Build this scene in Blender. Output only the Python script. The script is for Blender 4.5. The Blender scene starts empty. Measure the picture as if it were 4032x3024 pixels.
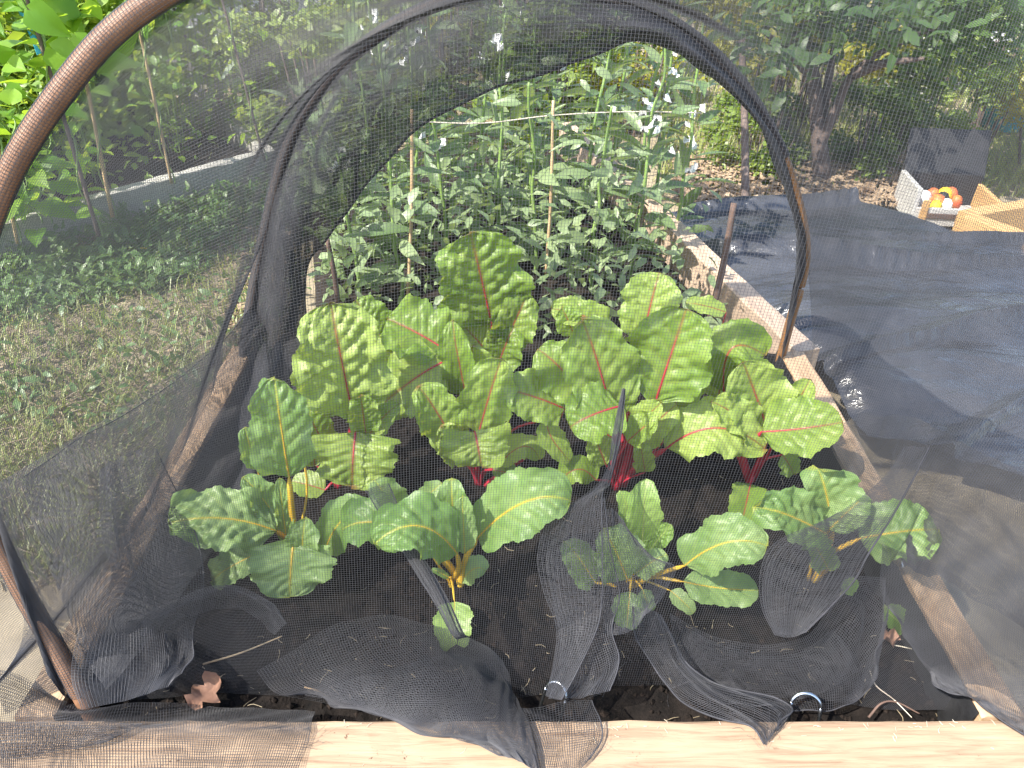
import bpy, math, random
import numpy as np
from mathutils import Vector, noise as mnoise

random.seed(7)
rng = np.random.default_rng(11)
SC = bpy.context.scene
COL = SC.collection

# ------------------------------------------------------------------ camera
CAM = np.array([0.0, 0.0, 1.003])
PITCH = math.radians(34.6)
FPX = 2912.0                      # focal length in pixels of the 4032 px wide picture
FW = np.array([0, math.cos(PITCH), -math.sin(PITCH)])
UP = np.array([0, math.sin(PITCH), math.cos(PITCH)])
RT = np.array([1.0, 0, 0])
cd = bpy.data.cameras.new('camera')
cd.sensor_fit = 'HORIZONTAL'; cd.sensor_width = 36.0; cd.lens = 26.0
cd.clip_start = 0.02; cd.clip_end = 500
co = bpy.data.objects.new('camera', cd); COL.objects.link(co)
co.location = CAM.tolist(); co.rotation_euler = (math.pi/2 - PITCH, 0, 0)
SC.camera = co

# ------------------------------------------------------------------ light
SUN_EL = math.radians(50); SUN_AZ = math.radians(-124)      # azimuth from +Y towards +X
w = bpy.data.worlds.new('World'); SC.world = w; w.use_nodes = True
nt = w.node_tree
sky = nt.nodes.new('ShaderNodeTexSky'); sky.sky_type = 'NISHITA'; sky.sun_disc = False
sky.sun_elevation = SUN_EL; sky.sun_rotation = SUN_AZ; sky.air_density = 1.0; sky.dust_density = 1.5
bgn = nt.nodes['Background']; bgn.inputs[1].default_value = 0.15
nt.links.new(sky.outputs[0], bgn.inputs[0])
sd = bpy.data.lights.new('sun', 'SUN'); sd.energy = 3.6; sd.angle = math.radians(0.6); sd.color = (1, .95, .86)
so = bpy.data.objects.new('sun', sd); COL.objects.link(so)
sdir = Vector((math.sin(SUN_AZ)*math.cos(SUN_EL), math.cos(SUN_AZ)*math.cos(SUN_EL), math.sin(SUN_EL)))
so.rotation_euler = sdir.to_track_quat('Z', 'Y').to_euler()
so.location = (-2, 3, 6)
vs = SC.view_settings
vs.view_transform = 'Standard'; vs.look = 'None'; vs.exposure = 1.65; vs.gamma = 1.0
SC.cycles.max_bounces = 8; SC.cycles.transparent_max_bounces = 8
SC.cycles.use_denoising = True

# ------------------------------------------------------------------ picture-plane helpers (pixels of the 4032x3024 photo)
def ray(u, v):
    return FW + RT*((u-2016)/FPX) - UP*((v-1512)/FPX)
def PZ(u, v, z):
    d = ray(u, v); return CAM + d*((z-CAM[2])/d[2])
def PY(u, v, y):
    d = ray(u, v); return CAM + d*((y-CAM[1])/d[1])
def PD(u, v, Z):
    return CAM + ray(u, v)*Z
def depth(p):
    return float(np.dot(np.asarray(p)-CAM, FW))

# ------------------------------------------------------------------ mesh helpers
def mesh_np(name, V, F, smooth=True):
    """V (n,3); F (m,4) or (m,3) int array"""
    V = np.asarray(V, dtype=np.float32).reshape(-1, 3); F = np.asarray(F, dtype=np.int32)
    k = F.shape[1]
    me = bpy.data.meshes.new(name)
    me.vertices.add(len(V)); me.vertices.foreach_set('co', V.ravel())
    me.loops.add(F.size); me.loops.foreach_set('vertex_index', F.ravel())
    me.polygons.add(len(F))
    me.polygons.foreach_set('loop_start', np.arange(0, F.size, k, dtype=np.int32))
    me.polygons.foreach_set('loop_total', np.full(len(F), k, dtype=np.int32))
    me.polygons.foreach_set('use_smooth', np.full(len(F), smooth))
    me.update(calc_edges=True); me.validate()
    return me
def obj(name, me, mat, parent=None, loc=None, rot=None, scale=None):
    o = bpy.data.objects.new(name, me)
    COL.objects.link(o)
    if mat is not None and me is not None and not me.materials:
        me.materials.append(mat)
    if parent is not None: o.parent = parent
    if loc is not None: o.location = [float(c) for c in loc]
    if rot is not None: o.rotation_euler = rot
    if scale is not None: o.scale = scale
    return o
def empty(name, loc=(0, 0, 0)):
    o = bpy.data.objects.new(name, None); COL.objects.link(o); o.location = [float(c) for c in loc]; o.empty_display_size = .05
    return o
def tag(o, label=None, cat=None, group=None, kind=None):
    if label: o['label'] = label
    if cat: o['category'] = cat
    if group: o['group'] = group
    if kind: o['kind'] = kind
    return o
class MB:
    def __init__(s): s.v = []; s.f = []; s.n = 0
    def add(s, V, F):
        V = np.asarray(V, float).reshape(-1, 3); F = np.asarray(F, int)
        s.v.append(V); s.f.append(F + s.n); s.n += len(V)
    def mesh(s, name, smooth=True):
        F = np.concatenate(s.f)
        return mesh_np(name, np.concatenate(s.v), F, smooth)
def frames(P):
    P = np.asarray(P, float)
    T = np.gradient(P, axis=0); T /= np.linalg.norm(T, axis=1, keepdims=True)+1e-12
    ref = np.array([0, 0, 1.0]) if abs(T[:, 2].mean()) < .8 else np.array([0, 1.0, 0])
    A = np.cross(T, ref); A /= np.linalg.norm(A, axis=1, keepdims=True)+1e-12
    return T, A, np.cross(A, T)
def tube(P, R, n=8, cap=True):
    P = np.asarray(P, float); k = len(P); R = np.broadcast_to(np.asarray(R, float), (k,))
    T, A, B = frames(P)
    a = np.linspace(0, 2*math.pi, n, endpoint=False)
    V = P[:, None] + R[:, None, None]*(np.cos(a)[None, :, None]*A[:, None] + np.sin(a)[None, :, None]*B[:, None])
    i = np.arange(k-1)[:, None]*n; j = np.arange(n)[None]; j2 = (j+1) % n
    F = np.stack([i+j, i+j2, i+n+j2, i+n+j], -1).reshape(-1, 4)
    V = V.reshape(-1, 3)
    if cap:
        V = np.vstack([V, P[0], P[-1]]); c0, c1 = k*n, k*n+1
        jj = np.arange(n); q = (jj+1) % n
        F = np.vstack([F, np.stack([np.full(n, c0), q, jj, jj], -1), np.stack([np.full(n, c1), (k-1)*n+jj, (k-1)*n+q, (k-1)*n+q], -1)])
    return V, F
def fix(F):   # degenerate quads -> leave: split into tris
    F = np.asarray(F)
    deg = F[:, 2] == F[:, 3]
    q = F[~deg]; t = F[deg][:, :3]
    return np.vstack([q[:, [0, 1, 2]], q[:, [0, 2, 3]], t])
def tube_mesh(name, P, R, n=8):
    V, F = tube(P, R, n); return mesh_np(name, V, fix(F))
def crv(pts, n):
    """Catmull-Rom through pts, n samples"""
    p = np.asarray(pts, float); m = len(p)
    return basis(m, np.linspace(0, 1, n)) @ p
def basis(m, s):
    """(len(s), m) Catmull-Rom weights"""
    s = np.clip(np.asarray(s), 0, 1)*(m-1)
    B = np.zeros((len(s), m))
    i = np.minimum(s.astype(int), m-2); t = s-i
    w = [(-.5*t+t*t-.5*t**3), (1-2.5*t*t+1.5*t**3), (.5*t+2*t*t-1.5*t**3), (-.5*t*t+.5*t**3)]
    r = np.arange(len(s))
    for k in range(4):
        j = i+k-1
        lo = j < 0; hi = j > m-1; ok = ~(lo | hi)
        np.add.at(B, (r[ok], j[ok]), w[k][ok])
        # linear extrapolation at the ends
        np.add.at(B, (r[lo], np.zeros(lo.sum(), int)), 2*w[k][lo]); np.add.at(B, (r[lo], np.ones(lo.sum(), int)), -w[k][lo])
        np.add.at(B, (r[hi], np.full(hi.sum(), m-1)), 2*w[k][hi]); np.add.at(B, (r[hi], np.full(hi.sum(), m-2)), -w[k][hi])
    return B
def box(x0, x1, y0, y1, z0, z1):
    V = [(x, y, z) for x in (x0, x1) for y in (y0, y1) for z in (z0, z1)]
    F = [(0, 1, 3, 2), (4, 6, 7, 5), (0, 4, 5, 1), (2, 3, 7, 6), (0, 2, 6, 4), (1, 5, 7, 3)]
    return V, F
def plank_mesh(name, a, b, wid, hgt, side=1, seg=14, jit=.0012, seed=0):
    """plank from a to b (top inner edge line), thickness wid to the given side, height hgt downwards, softened uneven edges"""
    a = np.asarray(a, float); b = np.asarray(b, float)
    d = (b-a); L = np.linalg.norm(d); d /= L
    n = np.cross(d, [0, 0, 1.0]); n /= np.linalg.norm(n); n *= side
    r = np.random.default_rng(seed); c = .004
    prof = [(0, -c), (c*.3, -c*.3), (c, 0), (wid-c, 0), (wid-c*.3, -c*.3), (wid, -c), (wid, -hgt), (0, -hgt)]
    m = len(prof); V = []
    for i in range(seg+1):
        p = a + d*L*i/seg
        for k, (x, z) in enumerate(prof):
            j = r.normal(0, jit, 2) if k < 6 else (0, 0)
            V.append(p + n*(x+j[0]) + np.array([0, 0, z+j[1]*.6]))
    F = []
    for i in range(seg):
        for k in range(m):
            F.append((i*m+k, i*m+(k+1) % m, (i+1)*m+(k+1) % m, (i+1)*m+k))
    me = bpy.data.meshes.new(name)
    F.append(tuple(range(m))[::-1]); F.append(tuple(seg*m+k for k in range(m)))
    me.from_pydata([tuple(x) for x in V], [], F); me.update()
    return me
ORD = ['first', 'second', 'third', 'fourth', 'fifth', 'sixth', 'seventh', 'eighth', 'ninth', 'tenth', 'eleventh', 'twelfth', 'thirteenth', 'fourteenth', 'fifteenth', 'sixteenth', 'seventeenth']
def fbm(x, y, z=0.0, o=4):
    return mnoise.fractal(Vector((x, y, z)), 1.0, 2.0, o)

# ------------------------------------------------------------------ materials
def new_mat(name):
    m = bpy.data.materials.new(name); m.use_nodes = True
    N = m.node_tree.nodes; L = m.node_tree.links
    return m, N, L, N['Principled BSDF']
def ramp(N, L, src, stops):
    r = N.new('ShaderNodeValToRGB'); e = r.color_ramp.elements
    e[0].position, e[0].color = stops[0][0], (*stops[0][1], 1)
    e[1].position, e[1].color = stops[-1][0], (*stops[-1][1], 1)
    for p, c in stops[1:-1]:
        k = e.new(p); k.color = (*c, 1)
    L.new(src, r.inputs[0]); return r
def noise_node(N, L, scale, detail=6, rough=.6, coord='Object', mapscale=None, dist=0.0):
    tc = N.new('ShaderNodeTexCoord'); n = N.new('ShaderNodeTexNoise')
    n.inputs['Scale'].default_value = scale; n.inputs['Detail'].default_value = detail; n.inputs['Roughness'].default_value = rough
    n.inputs['Distortion'].default_value = dist
    if mapscale:
        mp = N.new('ShaderNodeMapping'); mp.inputs['Scale'].default_value = mapscale
        L.new(tc.outputs[coord], mp.inputs[0]); L.new(mp.outputs[0], n.inputs[0])
    else: L.new(tc.outputs[coord], n.inputs[0])
    return n
def simple(name, c1, c2, scale=30, rough=.7, bump=.0, bscale=None, spec=.5, mapscale=None, metal=0.0, detail=6):
    m, N, L, P = new_mat(name)
    n = noise_node(N, L, scale, detail, mapscale=mapscale)
    r = ramp(N, L, n.outputs[0], [(.3, c1), (.7, c2)])
    L.new(r.outputs[0], P.inputs['Base Color']); P.inputs['Roughness'].default_value = rough
    P.inputs['Specular IOR Level'].default_value = spec; P.inputs['Metallic'].default_value = metal
    if bump:
        b = N.new('ShaderNodeBump'); b.inputs['Strength'].default_value = bump; b.inputs['Distance'].default_value = .004
        n2 = noise_node(N, L, bscale or scale*3, 8, mapscale=mapscale)
        L.new(n2.outputs[0], b.inputs['Height']); L.new(b.outputs[0], P.inputs['Normal'])
    return m
def leafmat(name, c1, c2, trans=(.3, .5, .04), tf=.4, rough=.42, scale=25, vein=None, perobj=.45, bump=.25, bscale=160, spec=.5):
    m, N, L, P = new_mat(name)
    n = noise_node(N, L, scale, 4)
    oi = N.new('ShaderNodeObjectInfo')
    mx = N.new('ShaderNodeMath'); mx.operation = 'MULTIPLY_ADD'
    L.new(oi.outputs['Random'], mx.inputs[0]); mx.inputs[1].default_value = perobj; L.new(n.outputs[0], mx.inputs[2])
    ad = N.new('ShaderNodeMath'); ad.operation = 'SUBTRACT'; L.new(mx.outputs[0], ad.inputs[0]); ad.inputs[1].default_value = perobj/2
    r = ramp(N, L, ad.outputs[0], [(.3, c1), (.7, c2)])
    colout = r.outputs[0]
    if vein:
        at = N.new('ShaderNodeAttribute'); at.attribute_name = 'vein'
        mixc = N.new('ShaderNodeMix'); mixc.data_type = 'RGBA'
        L.new(at.outputs['Fac'], mixc.inputs['Factor']); L.new(colout, mixc.inputs['A']); mixc.inputs['B'].default_value = (*vein, 1)
        colout = mixc.outputs['Result']
    L.new(colout, P.inputs['Base Color']); P.inputs['Roughness'].default_value = rough; P.inputs['Specular IOR Level'].default_value = spec
    if bump:
        b = N.new('ShaderNodeBump'); b.inputs['Strength'].default_value = bump; b.inputs['Distance'].default_value = .003
        n2 = noise_node(N, L, bscale, 3); L.new(n2.outputs[0], b.inputs['Height']); L.new(b.outputs[0], P.inputs['Normal'])
    t = N.new('ShaderNodeBsdfTranslucent'); 
    tm = N.new('ShaderNodeMix'); tm.data_type = 'RGBA'; tm.inputs['Factor'].default_value = .75
    L.new(colout, tm.inputs['A']); tm.inputs['B'].default_value = (*trans, 1)
    L.new(tm.outputs['Result'], t.inputs[0])
    ms = N.new('ShaderNodeMixShader'); ms.inputs[0].default_value = tf
    out = N['Material Output']
    L.new(P.outputs[0], ms.inputs[1]); L.new(t.outputs[0], ms.inputs[2]); L.new(ms.outputs[0], out.inputs[0])
    return m
def woodmat(name, light, dark, axis=0, scale=6, spots=0.0, rough=.7):
    m, N, L, P = new_mat(name)
    ms = [26, 26, 26]; ms[axis] = 2.0
    n = noise_node(N, L, scale, 8, .62, mapscale=tuple(ms), dist=.6)
    r = ramp(N, L, n.outputs[0], [(.28, dark), (.5, tuple(.35*a+.65*b for a, b in zip(dark, light))), (.72, light)])
    col = r.outputs[0]
    if spots:
        n3 = noise_node(N, L, 130, 4, .7)
        r3 = ramp(N, L, n3.outputs[0], [(.62, (1, 1, 1)), (.70, (.18, .12, .08))])
        n4 = noise_node(N, L, 9, 3, .5)
        r4 = ramp(N, L, n4.outputs[0], [(.5, (0, 0, 0)), (.62, (spots, spots, spots))])
        mu = N.new('ShaderNodeMix'); mu.data_type = 'RGBA'; mu.blend_type = 'MULTIPLY'
        L.new(r4.outputs[0], mu.inputs['Factor']); L.new(col, mu.inputs['A']); L.new(r3.outputs[0], mu.inputs['B'])
        col = mu.outputs['Result']
    L.new(col, P.inputs['Base Color']); P.inputs['Roughness'].default_value = rough
    b = N.new('ShaderNodeBump'); b.inputs['Strength'].default_value = .45; b.inputs['Distance'].default_value = .003
    L.new(n.outputs[0], b.inputs['Height']); L.new(b.outputs[0], P.inputs['Normal'])
    return m

M = {}
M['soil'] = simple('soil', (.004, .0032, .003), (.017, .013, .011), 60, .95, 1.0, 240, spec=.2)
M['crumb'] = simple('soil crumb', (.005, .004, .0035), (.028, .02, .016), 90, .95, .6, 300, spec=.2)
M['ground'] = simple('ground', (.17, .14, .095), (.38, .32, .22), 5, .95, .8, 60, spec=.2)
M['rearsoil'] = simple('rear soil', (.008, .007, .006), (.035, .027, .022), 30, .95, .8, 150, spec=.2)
M['board'] = woodmat('pale pine', (.40, .285, .185), (.20, .125, .075), 0, 5, 1.0)
M['boardy'] = woodmat('pine side', (.60, .42, .26), (.36, .22, .12), 1, 5, .3)
M['boardr'] = woodmat('rear pine', (.52, .40, .29), (.30, .20, .145), 1, 5, .3)
M['boardo'] = woodmat('orange pine', (.62, .38, .15), (.42, .24, .10), 0, 5, 0)
M['boardg'] = woodmat('weathered grey board', (.52, .50, .46), (.27, .25, .22), 0, 6, .2, .9)
M['liner'] = simple('black liner', (.012, .012, .013), (.03, .03, .032), 40, .55, .3, 80)
M['hoop'] = simple('brown hose', (.20, .10, .055), (.30, .16, .09), 60, .5, .3, 200)
M['hoopr'] = simple('rusty hoop', (.20, .095, .035), (.33, .17, .07), 50, .6, .4, 150)
M['net'] = leafmat('grey net thread', (.065, .066, .074), (.105, .106, .118), (.20, .20, .22), .3, rough=.42, scale=8, perobj=0, bump=0)
M['hem'] = simple('net hem', (.028, .028, .033), (.05, .05, .058), 30, .7, .5, 600)
M['steel'] = simple('galvanised wire', (.55, .57, .6), (.75, .76, .78), 80, .25, metal=1.0)
M['red'] = simple('red stalk', (.34, .012, .03), (.52, .04, .07), 40, .35)
M['yellow'] = simple('yellow stalk', (.55, .30, .02), (.70, .48, .06), 40, .35)
M['pale'] = simple('pale green stalk', (.30, .36, .10), (.42, .46, .16), 40, .4)
G1, G2 = (.065, .17, .022), (.17, .32, .055)
M['lred'] = leafmat('chard leaf red veined', (.17, .28, .045), (.35, .46, .11), (.55, .64, .06), .36, vein=(.24, .12, .04))
M['lyel'] = leafmat('chard leaf yellow veined', (.15, .27, .07), (.32, .45, .17), (.48, .62, .09), .36, vein=(.42, .44, .07))
M['lpal'] = leafmat('chard leaf pale veined', (.16, .29, .055), (.33, .47, .14), (.48, .65, .09), .36, vein=(.36, .46, .14))
M['bbean'] = leafmat('broad bean leaf', (.12, .185, .08), (.26, .33, .165), (.38, .47, .12), .34, rough=.4, scale=8, perobj=.5)
M['bstem'] = simple('broad bean stem', (.14, .24, .06), (.24, .34, .10), 20, .5)
M['petal'] = simple('white petal', (.7, .7, .68), (.85, .85, .82), 50, .6)
M['black'] = simple('black blotch', (.01, .01, .012), (.02, .02, .02), 50, .6)
M['climb'] = leafmat('climbing bean leaf', (.10, .24, .02), (.26, .42, .05), (.55, .75, .05), .5, rough=.45, scale=8, perobj=.5)
M['peaf'] = leafmat('pea foliage', (.11, .21, .03), (.28, .40, .08), (.50, .62, .05), .42, scale=3, perobj=.3, bump=0)
M['silver'] = leafmat('silvery leaf', (.22, .28, .20), (.40, .46, .36), (.4, .5, .3), .25, scale=4, bump=0)
M['shrub'] = leafmat('shrub foliage', (.11, .18, .035), (.29, .37, .10), (.46, .55, .06), .38, scale=1.5, perobj=.4, bump=0)
M['shruby'] = leafmat('yellow shrub foliage', (.20, .22, .02), (.46, .44, .06), (.65, .6, .06), .45, scale=1.5, perobj=.3, bump=0)
M['treef'] = leafmat('tree foliage', (.035, .08, .03), (.12, .20, .06), (.26, .40, .06), .35, scale=2, perobj=.2, bump=0)
M['weed'] = leafmat('weed leaves', (.075, .15, .045), (.17, .26, .09), (.3, .42, .08), .3, scale=5, perobj=.2, bump=0)
M['grass'] = leafmat('grass blades', (.14, .19, .05), (.34, .36, .13), (.48, .52, .12), .35, scale=3, perobj=.2, bump=0)
M['dry'] = leafmat('dry grass', (.26, .20, .12), (.48, .40, .27), (.5, .4, .2), .25, scale=20, perobj=.3, bump=0)
M['bark'] = simple('bark', (.09, .065, .055), (.20, .15, .13), 20, .9, .8, 60)
M['cane'] = simple('bamboo cane', (.40, .26, .13), (.60, .44, .26), 20, .55)
M['dstake'] = simple('dark stake', (.07, .045, .035), (.16, .10, .075), 20, .8, .5, 80)
M['string'] = simple('pale string', (.55, .48, .36), (.7, .62, .5), 90, .9)
M['chip'] = simple('wood chips', (.20, .13, .08), (.44, .33, .22), 14, .9)
M['blue'] = simple('blue plastic', (.05, .42, .62), (.08, .52, .74), 10, .35)
M['white'] = simple('white plastic sack', (.42, .41, .39), (.58, .57, .54), 14, .5, .3, 40)
M['bag'] = simple('red print', (.55, .05, .04), (.70, .30, .06), 30, .5)
M['dryleaf'] = simple('dry brown leaf', (.20, .10, .06), (.36, .20, .13), 60, .7)
M['flower'] = simple('yellow flower', (.75, .50, .02), (.85, .62, .04), 60, .6)
M['gravel'] = simple('grey gravel path', (.28, .27, .27), (.48, .46, .45), 40, .95, .8, 120)
def tarpmat():
    m, N, L, P = new_mat('black plastic sheet')
    n = noise_node(N, L, 6, 5); r = ramp(N, L, n.outputs[0], [(.3, (.025, .027, .032)), (.75, (.07, .072, .08))])
    L.new(r.outputs[0], P.inputs['Base Color']); P.inputs['Roughness'].default_value = .2; P.inputs['Specular IOR Level'].default_value = .8
    b = N.new('ShaderNodeBump'); b.inputs['Strength'].default_value = .8; b.inputs['Distance'].default_value = .02
    n2 = noise_node(N, L, 7, 5, .55, mapscale=(1, 2.6, 1), dist=.8); L.new(n2.outputs[0], b.inputs['Height']); L.new(b.outputs[0], P.inputs['Normal'])
    return m
M['tarp'] = tarpmat()

# ================================================================== GROUND
def sheet(name, x0, x1, y0, y1, nx, ny, zf, mat, mask=None):
    xs = np.linspace(x0, x1, nx); ys = np.linspace(y0, y1, ny)
    V = [(x, y, zf(x, y)) for y in ys for x in xs]
    i = np.arange(ny-1)[:, None]*nx + np.arange(nx-1)[None]
    F = np.stack([i, i+1, i+nx+1, i+nx], -1).reshape(-1, 4)
    return mesh_np(name, np.array(V), F)
def ground_z(x, y):
    return .02*fbm(x*1.3, y*1.3) + .012*fbm(x*9, y*9, 3.1)
near = sheet('ground', -6, 6, -2, 9, 190, 180, ground_z, M['ground'])
g = tag(obj('ground', near, M['ground']), kind='structure')
far = MB()
Vf = [(-250, -30, -.06), (250, -30, -.06), (250, 400, -.06), (-250, 400, -.06)]
far.add(Vf, [(0, 1, 2, 3)])
tag(obj('terrain', far.mesh('terrain'), M['grassland'] if 'grassland' in M else M['ground']), kind='structure')

SOIL = .195
def soil_z(x, y):
    e = min(1, max(0, (y-.45)/.12))
    return SOIL + .016*fbm(x*7, y*7, 1.7) + .010*fbm(x*34, y*34, 5.2, 3) - .012*(1-e)
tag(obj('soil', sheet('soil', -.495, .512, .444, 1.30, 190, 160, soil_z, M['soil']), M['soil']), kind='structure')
# rear bed soil
RB = dict(rx0=.535, ry0=1.2, rx1=.16, ry1=2.75)
def rear_soil():
    n, k = 60, 40; V = []
    for j in range(n):
        t = j/(n-1); y = 1.24 + t*1.5
        xr = .53 - .24*(y-1.2); xl = -.40 - .24*(y-1.2)
        for i in range(k):
            x = xl + (xr-xl)*i/(k-1)
            V.append((x, y, (.165 if i else .0) + .02*fbm(x*8, y*8, 9) + .008*fbm(x*30, y*30, 2)))
    i = np.arange(n-1)[:, None]*k + np.arange(k-1)[None]
    return mesh_np('soil', np.array(V), np.stack([i, i+1, i+k+1, i+k], -1).reshape(-1, 4))
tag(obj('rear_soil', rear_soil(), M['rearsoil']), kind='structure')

# crumbs of compost
def lumps(n, posf, smin, smax, seed):
    r = np.random.default_rng(seed)
    base = np.array([(1, 0, 0), (-1, 0, 0), (0, 1, 0), (0, -1, 0), (0, 0, 1), (0, 0, -1.)])
    tri = np.array([(0, 2, 4), (2, 1, 4), (1, 3, 4), (3, 0, 4), (2, 0, 5), (1, 2, 5), (3, 1, 5), (0, 3, 5)])
    mb = MB()
    for _ in range(n):
        p = posf(r); s = smin + (smax-smin)*r.random()**2.5
        mb.add(np.asarray(p) + base*s*r.uniform(.5, 1.2, (6, 1)), tri)
    return mb
def pos_soil(r):
    x = r.uniform(-.48, .5); y = .452 + .75*r.random()**1.3
    return (x, y, soil_z(x, y)+.001)
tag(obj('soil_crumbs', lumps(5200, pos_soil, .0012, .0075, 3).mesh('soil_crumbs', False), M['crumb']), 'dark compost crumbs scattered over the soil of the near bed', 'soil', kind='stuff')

# ================================================================== RAISED BEDS
TOP = .25
bed = tag(empty('raised_bed', (0, .45, 0)), 'pale pine raised bed holding the chard, nearest the camera', 'raised bed')
def part(name, me, mat, parent):
    o = obj(name, me, mat); o.parent = parent; o.matrix_parent_inverse = parent.matrix_basis.inverted(); return o
fb = part('board', plank_mesh('board', (-.95, .452, TOP), (.95, .452, TOP), .085, .25, 1, 60, .0006, 2), M['board'], bed)
fb['label'] = 'pale pine front board with knots and dark specks'
part('board', plank_mesh('board', (-.497, .456, TOP), (-.497, 1.22, TOP), .045, .25, -1, 16, .001, 3), M['boardy'], bed)
part('board', plank_mesh('board', (.512, .456, TOP), (.512, 1.20, TOP), .048, .25, 1, 16, .001, 4), M['boardy'], bed)
def liner_mesh():
    mb = MB()
    for path, seed in (([(.506, .458), (.505, .7), (.505, .95), (.507, 1.2)], 1), ([(-.49, .458), (-.488, .75), (-.489, 1.2)], 2)):
        P = crv([(a, b, 0) for a, b in path], 40); r = np.random.default_rng(seed)
        V = []
        for p in P:
            o = r.normal(0, .0012); sgn = -1 if p[0] > 0 else 1
            V += [(p[0]+o, p[1], TOP+.004+r.normal(0, .001)), (p[0]+sgn*.004+o, p[1], TOP-.03), (p[0]+sgn*.007, p[1], .12)]
        i = np.arange(39)[:, None]*3 + np.arange(2)[None]
        mb.add(V, np.stack([i, i+1, i+4, i+3], -1).reshape(-1, 4))
    V = []
    for x in np.linspace(-.49, .508, 60):
        V += [(x, .4545, TOP-.012+.002*fbm(x*20, 0)), (x, .457, TOP-.04), (x, .459, .12)]
    i = np.arange(59)[:, None]*3 + np.arange(2)[None]
    mb.add(V, np.stack([i, i+1, i+4, i+3], -1).reshape(-1, 4))
    return mb.mesh('liner')
part('liner', liner_mesh(), M['liner'], bed)

rbed = tag(empty('raised_bed', (.1, 1.9, 0)), 'timber edged bed crowded with broad beans behind the net tunnel', 'raised bed')
part('board', plank_mesh('board', (.545, 1.20, TOP), (.545-.24*1.55, 2.75, TOP+.01), .05, .25, 1, 24, .001, 5), M['boardr'], rbed)
part('liner', plank_mesh('liner', (.38, 1.225, TOP-.004), (.56, 1.19, TOP-.004), .006, .16, 1, 6, .003, 6), M['liner'], rbed)

lb0, lb1 = PZ(-420, 995, .13), PZ(1085, 590, .13)
lbed = tag(empty('raised_bed', ((lb0+lb1)/2 * [1, 1, 0])), 'weathered grey board edging the pea and bean bed at left', 'raised bed')
part('board', plank_mesh('board', lb0, lb1, .05, .13, -1, 20, .0025, 8), M['boardg'], lbed)
lb2 = lb1 + np.array([-.7, 1.1, 0])
part('board', plank_mesh('board', lb1 + np.array([-.02, .03, -.004]), lb2, .05, .125, -1, 16, .0025, 9), M['boardg'], lbed)
ob0, ob1 = PZ(3800, 850, .16), PZ(4330, 1040, .16)
obed = tag(empty('raised_bed', ((ob0+ob1)/2 * [1, 1, 0])), 'orange pine bed corner beyond the plastic sheet at right', 'raised bed')
part('board', plank_mesh('board', ob0, ob1, .05, .16, -1, 10, .001, 10), M['boardo'], obed)
part('board', plank_mesh('board', ob0 + np.array([.01, .055, -.003]), ob0 + np.array([1.1, .45, 0]), .05, .157, 1, 10, .001, 12), M['boardo'], obed)

# ================================================================== HOOPS
H1 = np.array([(-.462, .462, .16), (-.476, .478, .26), (-.522, .53, .46), (-.50, .565, .64), (-.432, .59, .772), (-.36, .62, .86), (-.279, .648, .922),
               (-.12, .675, .985), (.05, .69, 1.005), (.22, .685, .99), (.41, .672, .95), (.55, .64, .85), (.64, .59, .69), (.67, .53, .48), (.64, .47, .26), (.625, .45, .10)])
hp = tag(obj('hoop', tube_mesh('hoop', crv(H1, 160), .0094, 14), M['hoop']), 'thick brown hose hoop arching over the front left corner', 'hoop')
H2px = [(956, 1440), (975, 1290), (1010, 1080), (1065, 820), (1135, 570), (1250, 365), (1420, 190), (1640, 50), (1880, -25), (2120, -45), (2370, -15), (2600, 65), (2800, 205), (2960, 390),
        (3085, 620), (3155, 850), (3172, 1000), (3150, 1130), (3105, 1290), (3066, 1440)]
H2 = np.array([PY(u, v, 1.19) for u, v in H2px])
tag(obj('hoop', tube_mesh('hoop', crv(H2, 160), .0085, 12), M['hoopr']), 'thin rusty brown hoop at the back end of the tunnel', 'hoop')

# ================================================================== NETTING
net = tag(empty('insect_netting', (0, .47, .2)), 'dark grey insect netting draped over the hoops and gathered along the front board', 'netting')
PITCH_W = .0027
TRI = [0]
def threads(P, Q, r):
    """P (k,n,3) thread polylines, Q: direction across the sheet (k,n,3)"""
    k, n, _ = P.shape
    T = np.gradient(P, axis=1); T /= np.linalg.norm(T, axis=2, keepdims=True)+1e-12
    Nn = np.cross(T, Q); Nn /= np.linalg.norm(Nn, axis=2, keepdims=True)+1e-12
    B = np.cross(T, Nn)
    V = np.empty((k, n, 3, 3))
    for a in range(3):
        c, s = math.cos(a*2.0944), math.sin(a*2.0944)
        V[:, :, a] = P + r*(c*Nn + s*B)
    idx = np.arange(k*n*3).reshape(k, n, 3)
    F = []
    for a in range(3):
        b = (a+1) % 3
        F.append(np.stack([idx[:, :-1, a], idx[:, :-1, b], idx[:, 1:, b], idx[:, 1:, a]], -1).reshape(-1, 4))
    F = np.concatenate(F); TRI[0] += 2*len(F)
    return V.reshape(-1, 3), F
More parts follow.
